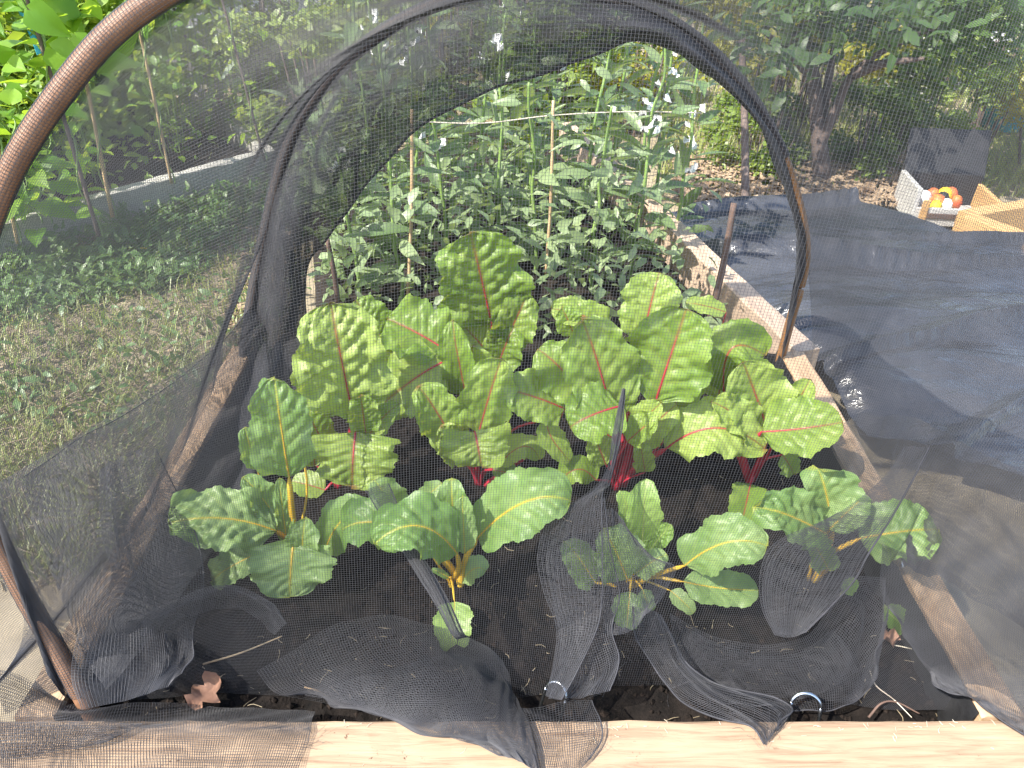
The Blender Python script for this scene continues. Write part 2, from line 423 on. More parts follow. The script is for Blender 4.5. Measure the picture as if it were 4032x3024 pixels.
def net_sheet(name, grid, wr=.00026, fr=.00016, pw=PITCH_W, pf=PITCH_W, seg=.011, amp=.0, freq=(3, 3), seed=0, hem=None, dispf=None, hemr=.0008):
    """grid (m rows down, n columns across, 3): threads run down (warp) and across (weft)"""
    g = np.asarray(grid, float); m, n, _ = g.shape
    # physical lengths
    fine = np.einsum('am,mnc,bn->abc', basis(m, np.linspace(0, 1, 30)), g, basis(n, np.linspace(0, 1, 30)))
    Ls = np.median(np.linalg.norm(np.diff(fine, axis=1), axis=2).sum(1)); Lt = np.median(np.linalg.norm(np.diff(fine, axis=0), axis=2).sum(0))
    Lsx = np.linalg.norm(np.diff(fine, axis=1), axis=2).sum(1).max(); Ltx = np.linalg.norm(np.diff(fine, axis=0), axis=2).sum(0).max()
    r = np.random.default_rng(seed); ph = r.uniform(0, 6.28, 8)
    def ev(t, s):
        P = np.einsum('am,mnc,bn->abc', basis(m, t), g, basis(n, s))
        if amp or dispf:
            dS = np.gradient(P, axis=1); dT = np.gradient(P, axis=0)
            N = np.cross(dS, dT); N /= np.linalg.norm(N, axis=2, keepdims=True)+1e-12
            S, Tt = np.meshgrid(s, t)
            d = 0
            if amp:
                d = amp*(np.sin(freq[0]*6.28*S + ph[0] + 2.2*np.sin(freq[1]*2.6*Tt+ph[1])) * .6 + .4*np.sin(freq[1]*6.28*Tt + ph[2] + 3*np.sin(freq[0]*2*S+ph[3]))
                         + .35*np.sin(freq[0]*14*S + freq[1]*9*Tt + ph[4]))
            if dispf: d = d + dispf(S, Tt)
            P = P + N*d[..., None]
        return P
    ns, nt_ = max(3, int(Ls/pw)), max(3, int(Lt/pf))
    qs, qt = max(3, int(Lsx/seg)), max(3, int(Ltx/seg))
    mb = MB()
    A = ev(np.linspace(0, 1, qt), np.linspace(0, 1, ns)).transpose(1, 0, 2)     # warps
    mb.add(*threads(A, np.gradient(A, axis=0), wr))
    Bw = ev(np.linspace(0, 1, nt_), np.linspace(0, 1, qs))                       # wefts
    mb.add(*threads(Bw, np.gradient(Bw, axis=0), fr))
    o = obj(name, mb.mesh(name), M['net']); o.parent = net; o.matrix_parent_inverse = net.matrix_basis.inverted(); o['kind'] = 'stuff'
    if hem:
        hb = MB()
        for side in hem:
            e = {'t': ev(np.array([0, .004]), np.linspace(0, 1, 90))[0], 'b': ev(np.array([.996, 1]), np.linspace(0, 1, 90))[1],
                 'l': ev(np.linspace(0, 1, 90), np.array([0, .004]))[:, 0], 'r': ev(np.linspace(0, 1, 90), np.array([.996, 1]))[:, 1]}[side]
            V, F = tube(e, hemr, 6, False); hb.add(V, F)
        h = obj('hem', hb.mesh('hem'), M['hem']); h.parent = net; h.matrix_parent_inverse = net.matrix_basis.inverted()
    return o
def lin(a, b, k):
    t = np.linspace(0, 1, k)[:, None]
    return (1-t)*np.asarray(a)[None] + t*np.asarray(b)[None]

# --- front flap: hangs from the front hoop down to the soil along the front board
xs = np.array([-.472, -.455, -.42, -.36, -.279, -.12, .05, .22, .40, .50, .57, .62, .64])
hd = crv(H1, 600)
ia = hd[:, 2].argmax()
def hoop_at(x, which):
    seg = hd[:ia+1] if x < hd[ia, 0] else hd[ia:]
    z0 = .30
    seg = seg[seg[:, 2] > z0]
    return seg[np.abs(seg[:, 0]-x).argmin()]
top = np.array([hoop_at(x, 0) for x in xs])
top[0] = hd[(hd[:ia, 2] > .34).argmax()]; top[1] = hd[(hd[:ia, 2] > .62).argmax()]
k_ = len(hd)
def right_z(z):
    s = hd[ia:]; return s[np.abs(s[:, 2]-z).argmin()]
top[-1] = right_z(.45); top[-2] = right_z(.62); top[-3] = right_z(.74)
bot_px = [(345, 2790), (420, 2770), (640, 2740), (860, 2730), (1090, 2740), (1520, 2790), (1950, 2760), (2350, 2700), (2800, 2690), (3120, 2740), (3450, 2790), (3780, 2800), (4050, 2880)]
bot = np.array([PZ(u, v, .207) for u, v in bot_px])
bot[-1] = PZ(4070, 2880, .24)
rows = []
for t in np.linspace(0, 1, 7):
    P = (1-t)*top + t*bot
    P[:, 1] += -.030*math.sin(math.pi*t) + .03*t*t*(1-t)*2
    rows.append(P)
front = np.array(rows)
front[5, 5] += (0, -.012, .01); front[5, 8] += (0, .012, 0); front[4, 10] += (0, -.012, 0)
net_sheet('front_flap', front, amp=.0028, freq=(4, 2), seed=1, seg=.0165, pw=.0023, pf=.0023, wr=.00019, fr=.00012)

# --- roof and sides between the two hoops
def arc(P, n):
    d = np.r_[0, np.cumsum(np.linalg.norm(np.diff(P, axis=0), axis=1))]; s = np.linspace(0, d[-1], n)
    return np.stack([np.interp(s, d, P[:, k]) for k in range(3)], 1)
a1 = arc(crv(H1, 300), 15); a2 = arc(crv(H2, 300), 15)
a1[0] = (-.60, .40, .262); a1[1] = (-.50, .475, .36)
a1[-1] = (.72, .40, .25); a1[-2] = (.66, .46, .40)
a2[0] = (-.60, 1.22, .03); a2[1] = (-.535, 1.19, .30)
a2[-1] = (.62, 1.2, .03); a2[-2] = (.555, 1.19, .33)
rows = []
for t in np.linspace(0, 1, 6):
    P = (1-t)*a1 + t*a2
    sag = math.sin(math.pi*t)
    c = np.array([0.02, 0, .35])
    dirv = c - P; dirv[:, 1] = 0; dirv /= np.linalg.norm(dirv, axis=1, keepdims=True)
    P = P + dirv*.035*sag
    rows.append(P)
roof = np.array(rows)
net_sheet('tunnel_cover', roof.transpose(1, 0, 2)[:, ::-1], amp=.004, freq=(2, 4), seed=2, wr=.00019, fr=.00013, seg=.021, pw=.0025, pf=.0025)

# --- end curtain gathered along the back hoop
inn_px = [(1195, 1500), (1200, 1380), (1203, 1230), (1212, 1060), (1275, 950), (1370, 830), (1470, 700), (1640, 500), (1900, 370), (2150, 285), (2340, 205), (2530, 167), (2690, 220), (2830, 320), (2960, 460), (3060, 640), (3110, 790), (3140, 930), (3150, 1040), (3140, 1180)]
B = crv(inn_px, 40); A_ = crv(H2px, 40)
A_ = A_.copy(); A_[:, 0] += 0
for layer in range(2):
    rows = []
    for t in np.linspace(0, 1, 4):
        px = (1-t)*A_ + t*B
        yy = 1.20 - .045*math.sin(math.pi*t*.9) - .012*layer + .02*t
        rows.append([PY(u, v, yy) for u, v in px])
    net_sheet('end_curtain', np.array(rows), amp=.004, freq=(7, 1), seed=5+layer, hem='b' if layer == 0 else None, pw=.0018, pf=.0018, wr=.00034, fr=.00028, seg=.016, hemr=.0022)

# --- sheets given by picture outline and depth
def px_sheet(name, rows, **kw):
    """rows of (u, v, Z) with Z the distance along the lens axis"""
    for a_, b_ in (('pw', .0025), ('pf', .0025), ('wr', .00032), ('fr', .00023)): kw.setdefault(a_, b_)
    return net_sheet(name, np.array([[PD(*p) for p in r] for r in rows]), **kw)
def pz_sheet(name, rows, **kw):
    """rows of (u, v, z) with z the world height"""
    for a_, b_ in (('pw', .0025), ('pf', .0025), ('wr', .00032), ('fr', .00023)): kw.setdefault(a_, b_)
    return net_sheet(name, np.array([[PZ(*p) for p in r] for r in rows]), **kw)

# left side: slack net pulled from the back hoop foot to the front left corner
px_sheet('slack_fold', [
    [(1075, 800, 1.50), (1010, 1130, 1.40), (880, 1330, 1.28), (640, 1500, 1.15), (330, 1690, 1.02), (60, 1860, .93), (-200, 2010, .88)],
    [(1120, 900, 1.47), (1060, 1220, 1.37), (950, 1420, 1.26), (740, 1640, 1.12), (450, 1850, 1.0), (150, 2060, .92), (-150, 2250, .87)],
    [(1165, 1000, 1.45), (1110, 1300, 1.36), (1010, 1560, 1.25), (840, 1830, 1.10), (580, 2080, .98), (280, 2330, .90), (-80, 2560, .85)],
    [(1200, 1120, 1.44), (1150, 1400, 1.36), (1050, 1690, 1.25), (930, 2010, 1.09), (700, 2330, .96), (420, 2620, .86), (20, 2800, .80)]], amp=.006, freq=(2, 3), seed=8, pw=.0019, pf=.0019, wr=.0003, fr=.00025, seg=.014)
px_sheet('slack_fold', [
    [(1010, 1180, 1.36), (860, 1360, 1.25), (600, 1560, 1.11), (300, 1740, .98), (90, 1880, .90)],
    [(1040, 1350, 1.32), (900, 1560, 1.21), (680, 1800, 1.06), (400, 2020, .94), (180, 2190, .87)],
    [(1060, 1560, 1.24), (930, 1800, 1.14), (720, 2080, 1.0), (470, 2330, .89), (300, 2520, .83)],
    [(1040, 1760, 1.18), (930, 2020, 1.07), (740, 2300, .94), (560, 2560, .845), (420, 2720, .795)]], amp=.007, freq=(2, 2), seed=38, hem='t', hemr=.0007, seg=.014)
# pleat hanging at left of the curtain
px_sheet('pleat', [
    [(1060, 640, 1.48), (1090, 620, 1.47), (1130, 600, 1.46)],
    [(1020, 950, 1.43), (1090, 960, 1.42), (1190, 1000, 1.41)],
    [(1000, 1250, 1.38), (1080, 1260, 1.37), (1195, 1250, 1.36)],
    [(1010, 1500, 1.33), (1090, 1520, 1.32), (1190, 1500, 1.31)],
    [(980, 1700, 1.25), (1030, 1720, 1.24), (1090, 1720, 1.24)],
    [(950, 1900, 1.16), (990, 1920, 1.16), (1040, 1930, 1.16)]], amp=.005, freq=(1.5, 1), seed=9, pw=.0016, pf=.0018, wr=.0003, fr=.00026)
# front left: net heaped inside the corner
px_sheet('corner_fold', [
    [(390, 1850, .93), (470, 1800, .95), (620, 1760, 1.0)],
    [(400, 2080, .88), (520, 2080, .90), (760, 2060, .96)],
    [(440, 2280, .845), (560, 2290, .86), (800, 2300, .90)],
    [(330, 2450, .80), (590, 2480, .82), (760, 2480, .84)],
    [(280, 2650, .775), (600, 2640, .80), (760, 2600, .82)],
    [(330, 2790, .77), (560, 2740, .785), (720, 2660, .80)]], amp=.006, freq=(2, 1.5), seed=10, hem='r', pw=.0022, pf=.0022, wr=.0003, fr=.00024)
px_sheet('corner_fold', [
    [(560, 2420, .82), (720, 2350, .84), (900, 2300, .86), (1060, 2370, .86), (1130, 2450, .85)],
    [(600, 2440, .815), (750, 2375, .835), (900, 2330, .855), (1040, 2390, .855), (1110, 2470, .845)],
    [(640, 2470, .83), (770, 2420, .85), (900, 2390, .87), (1010, 2430, .87), (1080, 2500, .86)]], amp=.003, freq=(2, 1), seed=11, pw=.002, pf=.002)
# net lying on the front board, left
def bz(u, v, dz=0.0): return (u, v, TOP+.004+dz)
pz_sheet('board_drape', [
    [(-160, 2600, .262), (60, 2660, .258), (330, 2780, .245), (640, 2770, .222), (980, 2790, .225), (1240, 2800, .235)],
    [(-160, 2760, .275), (60, 2790, .272), (300, 2830, .266), (640, 2838, .256), (960, 2842, .256), (1225, 2846, .256)],
    [bz(-160, 2900, .012), bz(60, 2900, .01), bz(300, 2900, .006), bz(640, 2900, .004), bz(940, 2905, .003), bz(1215, 2905, .003)],
    [bz(-160, 3060, .010), bz(60, 3060, .008), bz(300, 3060, .005), bz(640, 3060, .004), bz(900, 3060, .003), bz(1160, 3060, .003)]], amp=.0022, freq=(3, 2), seed=12)
pz_sheet('board_drape', [
    [(-160, 2840, .285), (60, 2846, .28), (330, 2846, .272), (560, 2850, .262)],
    [bz(-160, 2930, .02), bz(60, 2920, .018), bz(300, 2900, .012), bz(500, 2880, .008)],
    [bz(-160, 2990, .016), bz(60, 2985, .012), bz(260, 2950, .010), bz(420, 2920, .008)]], amp=.003, freq=(2, 2), seed=13)
# bulging heap between left corner and centre, its hem slipping over the board
pz_sheet('heap', [
    [(1010, 2640, .225), (1300, 2480, .245), (1560, 2420, .24), (1820, 2500, .225), (1980, 2600, .215)],
    [(1080, 2720, .225), (1350, 2600, .262), (1620, 2540, .262), (1860, 2590, .24), (2000, 2660, .22)],
    [(1170, 2735, .222), (1450, 2690, .262), (1720, 2660, .275), (1920, 2680, .255), (2020, 2720, .23)],
    [(1280, 2750, .222), (1500, 2790, .255), (1760, 2790, .278), (1960, 2790, .265), (2040, 2780, .24)],
    [(1330, 2780, .222), (1560, 2840, .258), (1800, 2875, .272), (1990, 2880, .268), (2080, 2840, .262)],
    [(1400, 2800, .224), (1640, 2865, .258), (1880, 2930, .262), (2030, 2975, .262), (2130, 3060, .258)]], amp=.004, freq=(2, 2), seed=14, hem='b')
pz_sheet('heap', [
    [(1200, 2735, .23), (1500, 2650, .25), (1760, 2580, .25), (1960, 2610, .225)],
    [(1500, 2800, .25), (1700, 2760, .265), (1880, 2740, .262), (2010, 2740, .24)],
    [(1720, 2880, .26), (1860, 2870, .27), (1980, 2870, .268), (2060, 2850, .262)],
    [(1950, 2960, .262), (2020, 2985, .264), (2080, 3020, .262), (2120, 3050, .26)]], amp=.003, freq=(2, 2), seed=15)
pz_sheet('heap', [
    [(2020, 2790, .245), (2150, 2780, .25), (2260, 2760, .25), (2330, 2760, .25)],
    [bz(2060, 2860, .006), bz(2160, 2850, .008), bz(2270, 2840, .008), bz(2365, 2840, .008)],
    [bz(2100, 2950, .003), bz(2180, 2950, .004), bz(2270, 2940, .004), bz(2370, 2910, .004)],
    [bz(2130, 3060, .002), bz(2200, 3060, .002), bz(2270, 3040, .002), bz(2320, 2990, .002)]], amp=.002, freq=(2, 2), seed=16, hem='r')
# centre pleat with its raised spike
px_sheet('centre_pleat', [
    [(2450, 1530, .985), (2456, 1530, .985), (2462, 1530, .985)],
    [(2415, 1700, .955), (2430, 1700, .955), (2448, 1700, .955)],
    [(2375, 1880, .925), (2390, 1885, .925), (2405, 1890, .925)],
    [(2180, 2040, .90), (2280, 2000, .89), (2374, 1950, .885)],
    [(2120, 2180, .875), (2250, 2160, .86), (2372, 2150, .85)],
    [(2140, 2330, .855), (2260, 2340, .84), (2370, 2340, .83)],
    [(2190, 2470, .835), (2270, 2490, .825), (2350, 2480, .815)],
    [(2180, 2620, .815), (2220, 2640, .81), (2270, 2650, .805)],
    [(2150, 2740, .80), (2180, 2750, .797), (2210, 2755, .795)]], amp=.002, freq=(1, 2), seed=17, hem='r', pw=.0022, pf=.0022)
px_sheet('centre_pleat', [
    [(2200, 2060, .91), (2290, 2010, .905), (2380, 1960, .90)],
    [(2150, 2200, .885), (2270, 2170, .875), (2400, 2150, .87)],
    [(2170, 2340, .865), (2280, 2350, .855), (2440, 2340, .85)],
    [(2210, 2490, .845), (2290, 2500, .835), (2410, 2480, .83)],
    [(2200, 2640, .825), (2330, 2660, .82), (2440, 2600, .815)],
    [(2160, 2750, .81), (2280, 2745, .805), (2400, 2720, .805)]], amp=.005, freq=(2, 2), seed=18, hem='r')
# slack sheet over the small plant right of the pleat
px_sheet('slack_fold', [
    [(2375, 2010, .90), (2420, 2010, .91), (2470, 2080, .90)],
    [(2372, 2150, .88), (2470, 2150, .885), (2580, 2200, .88)],
    [(2372, 2280, .86), (2490, 2280, .86), (2660, 2240, .87)],
    [(2372, 2400, .845), (2480, 2400, .84), (2620, 2320, .85)],
    [(2390, 2500, .83), (2470, 2490, .825), (2570, 2400, .83)]], amp=.003, freq=(2, 2), seed=19)
# twisted band running from the centre pleat to the right hand peg
pz_sheet('twisted_band', [
    [(2490, 2390, .27), (2560, 2400, .275), (2600, 2420, .27)],
    [(2500, 2500, .245), (2590, 2500, .255), (2650, 2510, .25)],
    [(2560, 2600, .235), (2640, 2600, .245), (2700, 2610, .24)],
    [(2620, 2690, .23), (2710, 2680, .24), (2800, 2680, .235)],
    [(2690, 2760, .238), (2800, 2740, .245), (2930, 2720, .24)],
    [(2850, 2830, .252), (2960, 2800, .255), (3060, 2750, .245)],
    [(2960, 2870, .258), (3040, 2850, .258), (3120, 2790, .252)],
    [(3010, 2930, .256), (3040, 2900, .257), (3070, 2850, .258)]], amp=.003, freq=(2, 2), seed=20, hem='lr', pw=.002, pf=.002, hemr=.0012)
# right: looped bag of net
pz_sheet('looped_fold', [
    [(2640, 2420, .235), (2800, 2500, .232), (3000, 2540, .235), (3180, 2500, .25), (3270, 2380, .285), (3330, 2270, .30)],
    [(2650, 2500, .225), (2800, 2590, .22), (3000, 2620, .22), (3230, 2590, .24), (3370, 2430, .28), (3430, 2270, .30)],
    [(2660, 2570, .218), (2820, 2660, .212), (3030, 2690, .212), (3270, 2650, .23), (3420, 2500, .265), (3480, 2290, .295)],
    [(2700, 2640, .215), (2860, 2720, .21), (3060, 2745, .21), (3300, 2710, .225), (3450, 2580, .25), (3490, 2380, .285)],
    [(2760, 2710, .22), (2920, 2770, .218), (3100, 2790, .222), (3300, 2790, .225), (3430, 2700, .235), (3480, 2520, .265)]], amp=.005, freq=(3, 2), seed=21, hem='b')
pz_sheet('looped_fold', [
    [(2700, 2480, .225), (2900, 2560, .222), (3120, 2580, .23), (3280, 2480, .26)],
    [(2740, 2600, .217), (2930, 2660, .212), (3180, 2670, .222), (3340, 2560, .25)],
    [(2820, 2700, .214), (2980, 2740, .212), (3200, 2740, .22), (3380, 2640, .24)]], amp=.005, freq=(3, 2), seed=22)
# right hand pleat
px_sheet('right_pleat', [
    [(3560, 1760, .90), (3600, 1760, .90), (3660, 1760, .90)],
    [(3480, 1880, .88), (3530, 1890, .875), (3590, 1900, .875)],
    [(3300, 2020, .86), (3400, 2030, .85), (3510, 2040, .85)],
    [(3060, 2130, .855), (3230, 2150, .84), (3420, 2180, .835)],
    [(2995, 2250, .85), (3150, 2290, .835), (3360, 2290, .825)],
    [(3000, 2390, .845), (3120, 2410, .83), (3260, 2400, .82)],
    [(3050, 2500, .835), (3110, 2510, .83), (3170, 2490, .825)]], amp=.002, freq=(1, 1), seed=23, hem='r', hemr=.0011)
px_sheet('right_pleat', [
    [(3300, 2020, .87), (3400, 2030, .86), (3510, 2040, .86)],
    [(3080, 2150, .865), (3230, 2170, .85), (3400, 2190, .845)],
    [(3010, 2270, .86), (3150, 2300, .845), (3340, 2300, .835)],
    [(3010, 2390, .855), (3120, 2410, .84), (3240, 2400, .83)],
    [(3050, 2490, .845), (3110, 2500, .84), (3160, 2480, .835)]], amp=.003, freq=(1, 1), seed=24)
# right side: bunched folds over the right board
px_sheet('slack_fold', [
    [(3250, 1700, 1.16), (3400, 1640, 1.14), (3600, 1650, 1.05), (3800, 1750, .95), (4100, 1900, .86)],
    [(3300, 1820, 1.10), (3450, 1800, 1.06), (3620, 1800, 1.0), (3850, 1900, .92), (4120, 2060, .84)],
    [(3400, 1960, 1.02), (3520, 1950, .99), (3680, 1960, .95), (3900, 2080, .89), (4140, 2240, .82)],
    [(3500, 2080, .96), (3600, 2090, .94), (3720, 2120, .91), (3940, 2250, .86), (4160, 2420, .81)],
    [(3560, 2230, .91), (3640, 2260, .89), (3760, 2310, .87), (3980, 2440, .83), (4160, 2600, .79)]], amp=.008, freq=(3, 3), seed=25, pw=.0018, pf=.0018, wr=.0003, fr=.00024)
px_sheet('slack_fold', [
    [(3480, 2150, .93), (3600, 2190, .90), (3760, 2260, .87), (3960, 2400, .835), (4160, 2540, .79)],
    [(3470, 2330, .895), (3640, 2420, .86), (3810, 2500, .83), (3980, 2640, .80), (4160, 2790, .765)],
    [(3560, 2480, .86), (3640, 2600, .83), (3790, 2680, .805), (3950, 2770, .785), (4150, 2900, .76)],
    [(3660, 2640, .83), (3720, 2720, .815), (3830, 2750, .80), (3950, 2840, .78), (4150, 2960, .755)]], amp=.004, freq=(2, 3), seed=26, hem='b', hemr=.001, pw=.0018, pf=.0018, wr=.0003, fr=.00024)

# thin dark dart lying across the yellow stemmed plant
px_sheet('dart', [
    [(1440, 1930, .93), (1480, 1915, .925), (1530, 1905, .93)],
    [(1560, 2130, .895), (1588, 2118, .885), (1618, 2108, .895)],
    [(1642, 2262, .87), (1668, 2250, .86), (1694, 2240, .87)],
    [(1718, 2384, .85), (1740, 2372, .842), (1764, 2362, .85)],
    [(1784, 2502, .835), (1802, 2496, .828), (1822, 2488, .835)],
    [(1820, 2512, .848), (1832, 2510, .844), (1846, 2508, .848)]], amp=.0005, seed=27, hem='lr', pw=.0012, pf=.0016, hemr=.0007)
# honeycomb sleeve of net stretched round the front hoop
def sleeve(C, R, sp, na, wr, fr, seg=.006):
    T, A, Bv = frames(C)
    d = np.r_[0, np.cumsum(np.linalg.norm(np.diff(C, axis=0), axis=1))]
    mb = MB()
    nl = int(d[-1]/sp)
    li = np.linspace(0, d[-1], nl)
    idx = np.interp(li, d, np.arange(len(d)))
    def at(s, ang):
        i = np.interp(s, d, np.arange(len(d))); i0 = np.clip(i.astype(int), 0, len(d)-2); f = (i-i0)[..., None]
        L_ = lambda Q: Q[i0]*(1-f)+Q[i0+1]*f
        return L_(C) + R*(np.cos(ang)[..., None]*L_(A) + np.sin(ang)[..., None]*L_(Bv))
    a = np.linspace(0, 2*math.pi, na*2+1)
    S = li[:, None] + (np.arange(na*2+1) % 2)[None]*.0012
    P = at(S, np.broadcast_to(a[None], S.shape))
    Q = np.broadcast_to(T[np.clip(idx.astype(int), 0, len(T)-1)][:, None], P.shape)
    mb.add(*threads(P, Q, wr))
    s = np.linspace(0, d[-1], int(d[-1]/seg)); aa = np.linspace(0, 2*math.pi, na, endpoint=False)
    S2 = np.broadcast_to(s[None], (na, len(s))); A2 = np.broadcast_to(aa[:, None], (na, len(s)))
    P2 = at(S2, A2); mb.add(*threads(P2, np.gradient(P2, axis=0), fr))
    o = obj('hoop_sleeve', mb.mesh('hoop_sleeve'), M['net']); o.parent = net; o.matrix_parent_inverse = net.matrix_basis.inverted(); o['kind'] = 'stuff'
sleeve(crv(H1[1:8], 380), .0101, .0030, 20, .00028, .0002)
sleeve(crv(crv(H2, 160)[:118], 380), .0100, .0017, 14, .0006, .0004, .014)
# loose frayed threads along the cut edge
def fray():
    mb = MB(); r = np.random.default_rng(5)
    spots = [(2300, 2720, .245, 26, 40), (2420, 2580, .24, 22, 35), (2560, 2440, .26, 18, 30), (2720, 2290, .27, 12, 30), (2650, 2640, .24, 20, 40), (2900, 2800, .25, 10, 40), (3020, 2910, .257, 10, 40), (2330, 2880, .258, 14, 40), (2450, 2450, .25, 16, 40), (1200, 2920, .258, 14, 30)]
    for u, v, z, n, sp in spots:
        for _ in range(n):
            p = PZ(u+r.normal(0, sp), v+r.normal(0, sp), z)
            d = r.normal(0, 1, 3); d[2] = abs(d[2])*.6; d /= np.linalg.norm(d); L_ = r.uniform(.006, .02)
            q = r.normal(0, .004, 3)
            P = crv([p, p+d*L_*.5+q, p+d*L_+q*1.5+np.array([0, 0, -.002])], 7)
            V, F = tube(P, .00017, 3, False); mb.add(V, F)
    o = obj('frayed_threads', mb.mesh('frayed_threads'), M['net']); o.parent = net; o.matrix_parent_inverse = net.matrix_basis.inverted(); o['kind'] = 'stuff'
fray()

# ================================================================== PEGS
def peg(u, v, z, wpx, rot, label, h=.03):
    p = PZ(u, v, z); wd = wpx/FPX*depth(p)
    P = []
    for a in np.linspace(0, math.pi, 15): P.append((-wd/2*math.cos(a), 0, h*math.sin(a)*.55))
    P = [(-wd/2, .004, -.11)] + [(-wd/2, .001, -.03)] + P + [(wd/2, .001, -.03), (wd/2, .004, -.11)]
    t = tag(obj('wire_peg', tube_mesh('wire_peg', crv(P, 70), .0021, 9), M['steel'], None, p, (math.radians(-28), 0, rot)), label, 'peg', 'wire pegs holding the netting')
peg(2186, 2740, .238, 92, math.radians(-34), 'shiny wire peg pinning the net at the middle of the front board')
peg(3172, 2785, .235, 112, math.radians(-12), 'shiny wire peg pinning the net near the right end of the front board')
peg(3580, 2225, .245, 90, math.radians(35), 'pale wire peg beside the right board under the chard leaf', .036)

# ================================================================== CHARD
def blade(base, ctrl, tip, width, roll=0, fold=.15, ruf=.05, blis=.012, seed=0, nv=7, sharp=.85, lift=.0, backside=0):
    r = np.random.default_rng(seed)
    ns, nq = 46, 27
    s = np.linspace(0.0, 1, ns); q = np.linspace(-1, 1, nq)
    b0, b1, b2 = [np.asarray(x, float) for x in (base, ctrl, tip)]
    C = ((1-s)**2)[:, None]*b0 + (2*s*(1-s))[:, None]*b1 + (s*s)[:, None]*b2
    T = np.gradient(C, axis=0); T /= np.linalg.norm(T, axis=1, keepdims=True)
    L_ = np.linalg.norm(np.diff(C, axis=0), axis=1).sum()
    view = CAM - C; view /= np.linalg.norm(view, axis=1, keepdims=True)
    N0 = view*.85 + np.array([0, 0, .35])
    N0 -= (N0*T).sum(1, keepdims=True)*T; N0 /= np.linalg.norm(N0, axis=1, keepdims=True)
    W0 = np.cross(T, N0)
    rr = math.radians(roll) + .25*np.sin(s*3+r.uniform(0, 6))*.4
    W = W0*np.cos(rr)[:, None] + N0*np.sin(rr)[:, None]; N = np.cross(W, T)
    x = s**sharp
    g = np.sqrt(np.clip(1-(2*x-1)**2, 0, 1))**.82
    g *= np.clip(.35+s*6, 0, 1)
    ph = r.uniform(0, 6.28, 12)
    S, Q = np.meshgrid(s, q, indexing='ij')
    side = (Q > 0)
    def per(a, b): return np.where(side, a, b)
    mar = 1 + .06*np.sin(S*11+per(ph[0], ph[1])) + .05*np.sin(S*23+per(ph[2], ph[3])) + .028*np.sin(S*61+per(ph[4], ph[5])) + .018*np.sin(S*113+per(ph[6], ph[7]))
    mar = 1 + (mar-1)*np.abs(Q)**2
    H = .5*width*g[:, None]*mar
    aQ = np.abs(Q)
    phase = (S - .28*aQ + per(0, .5/nv))*nv
    dv = np.abs(phase - np.round(phase))            # 0 on a side vein, .5 between
    puff = np.sin(np.pi*np.clip(dv*2, 0, 1)/1.0*.5)**.8
    nz = np.array([[mnoise.noise(Vector((a*nv*1.7+seed*3.1, b*5.5, seed*1.7))) for b in q] for a in s])
    nz2 = np.array([[mnoise.noise(Vector((a*nv*4.5+seed*2.3, b*13, seed*.7+5))) for b in q] for a in s])
    env = np.clip(aQ*4, 0, 1)*np.clip(1.15-aQ, 0, 1)*np.clip(S*6, 0, 1)
    D = fold*aQ*H + width*(blis*2.0*env*(puff-.5) + blis*1.7*nz*np.clip(aQ*3, 0, 1) + blis*1.0*nz2*np.clip(aQ*3, 0, 1))
    wav = np.sin(S*(9+4*r.random())+per(ph[8], ph[9])) + .7*np.sin(S*(19+6*r.random())+per(ph[10], ph[11]))
    D += ruf*width*aQ**3*wav
    tc = r.uniform(-.05, .16)
    D += -tc*L_*np.clip((S-.55)/.45, 0, 1)**2 + r.uniform(-.5, .5)*.25*H*Q*np.sin(S*3.1+ph[0])
    V = C[:, None] + W[:, None]*(Q*H)[..., None] + N[:, None]*D[..., None]
    i = np.arange(ns-1)[:, None]*nq + np.arange(nq-1)[None]
    F = np.stack([i, i+1, i+nq+1, i+nq], -1).reshape(-1, 4)
    mid = np.clip(1.3 - (aQ*H)/(width*.013*(1.25-S)), 0, 1)
    sv = np.clip(1 - dv/.13, 0, 1)*np.clip(1.0-aQ*1.05, 0, 1)*.34
    vein = np.maximum(mid, sv)
    rib = C + N*(width*.001)
    return V.reshape(-1, 3), F, vein.ravel().astype(np.float32), rib, L_, N
CH = []
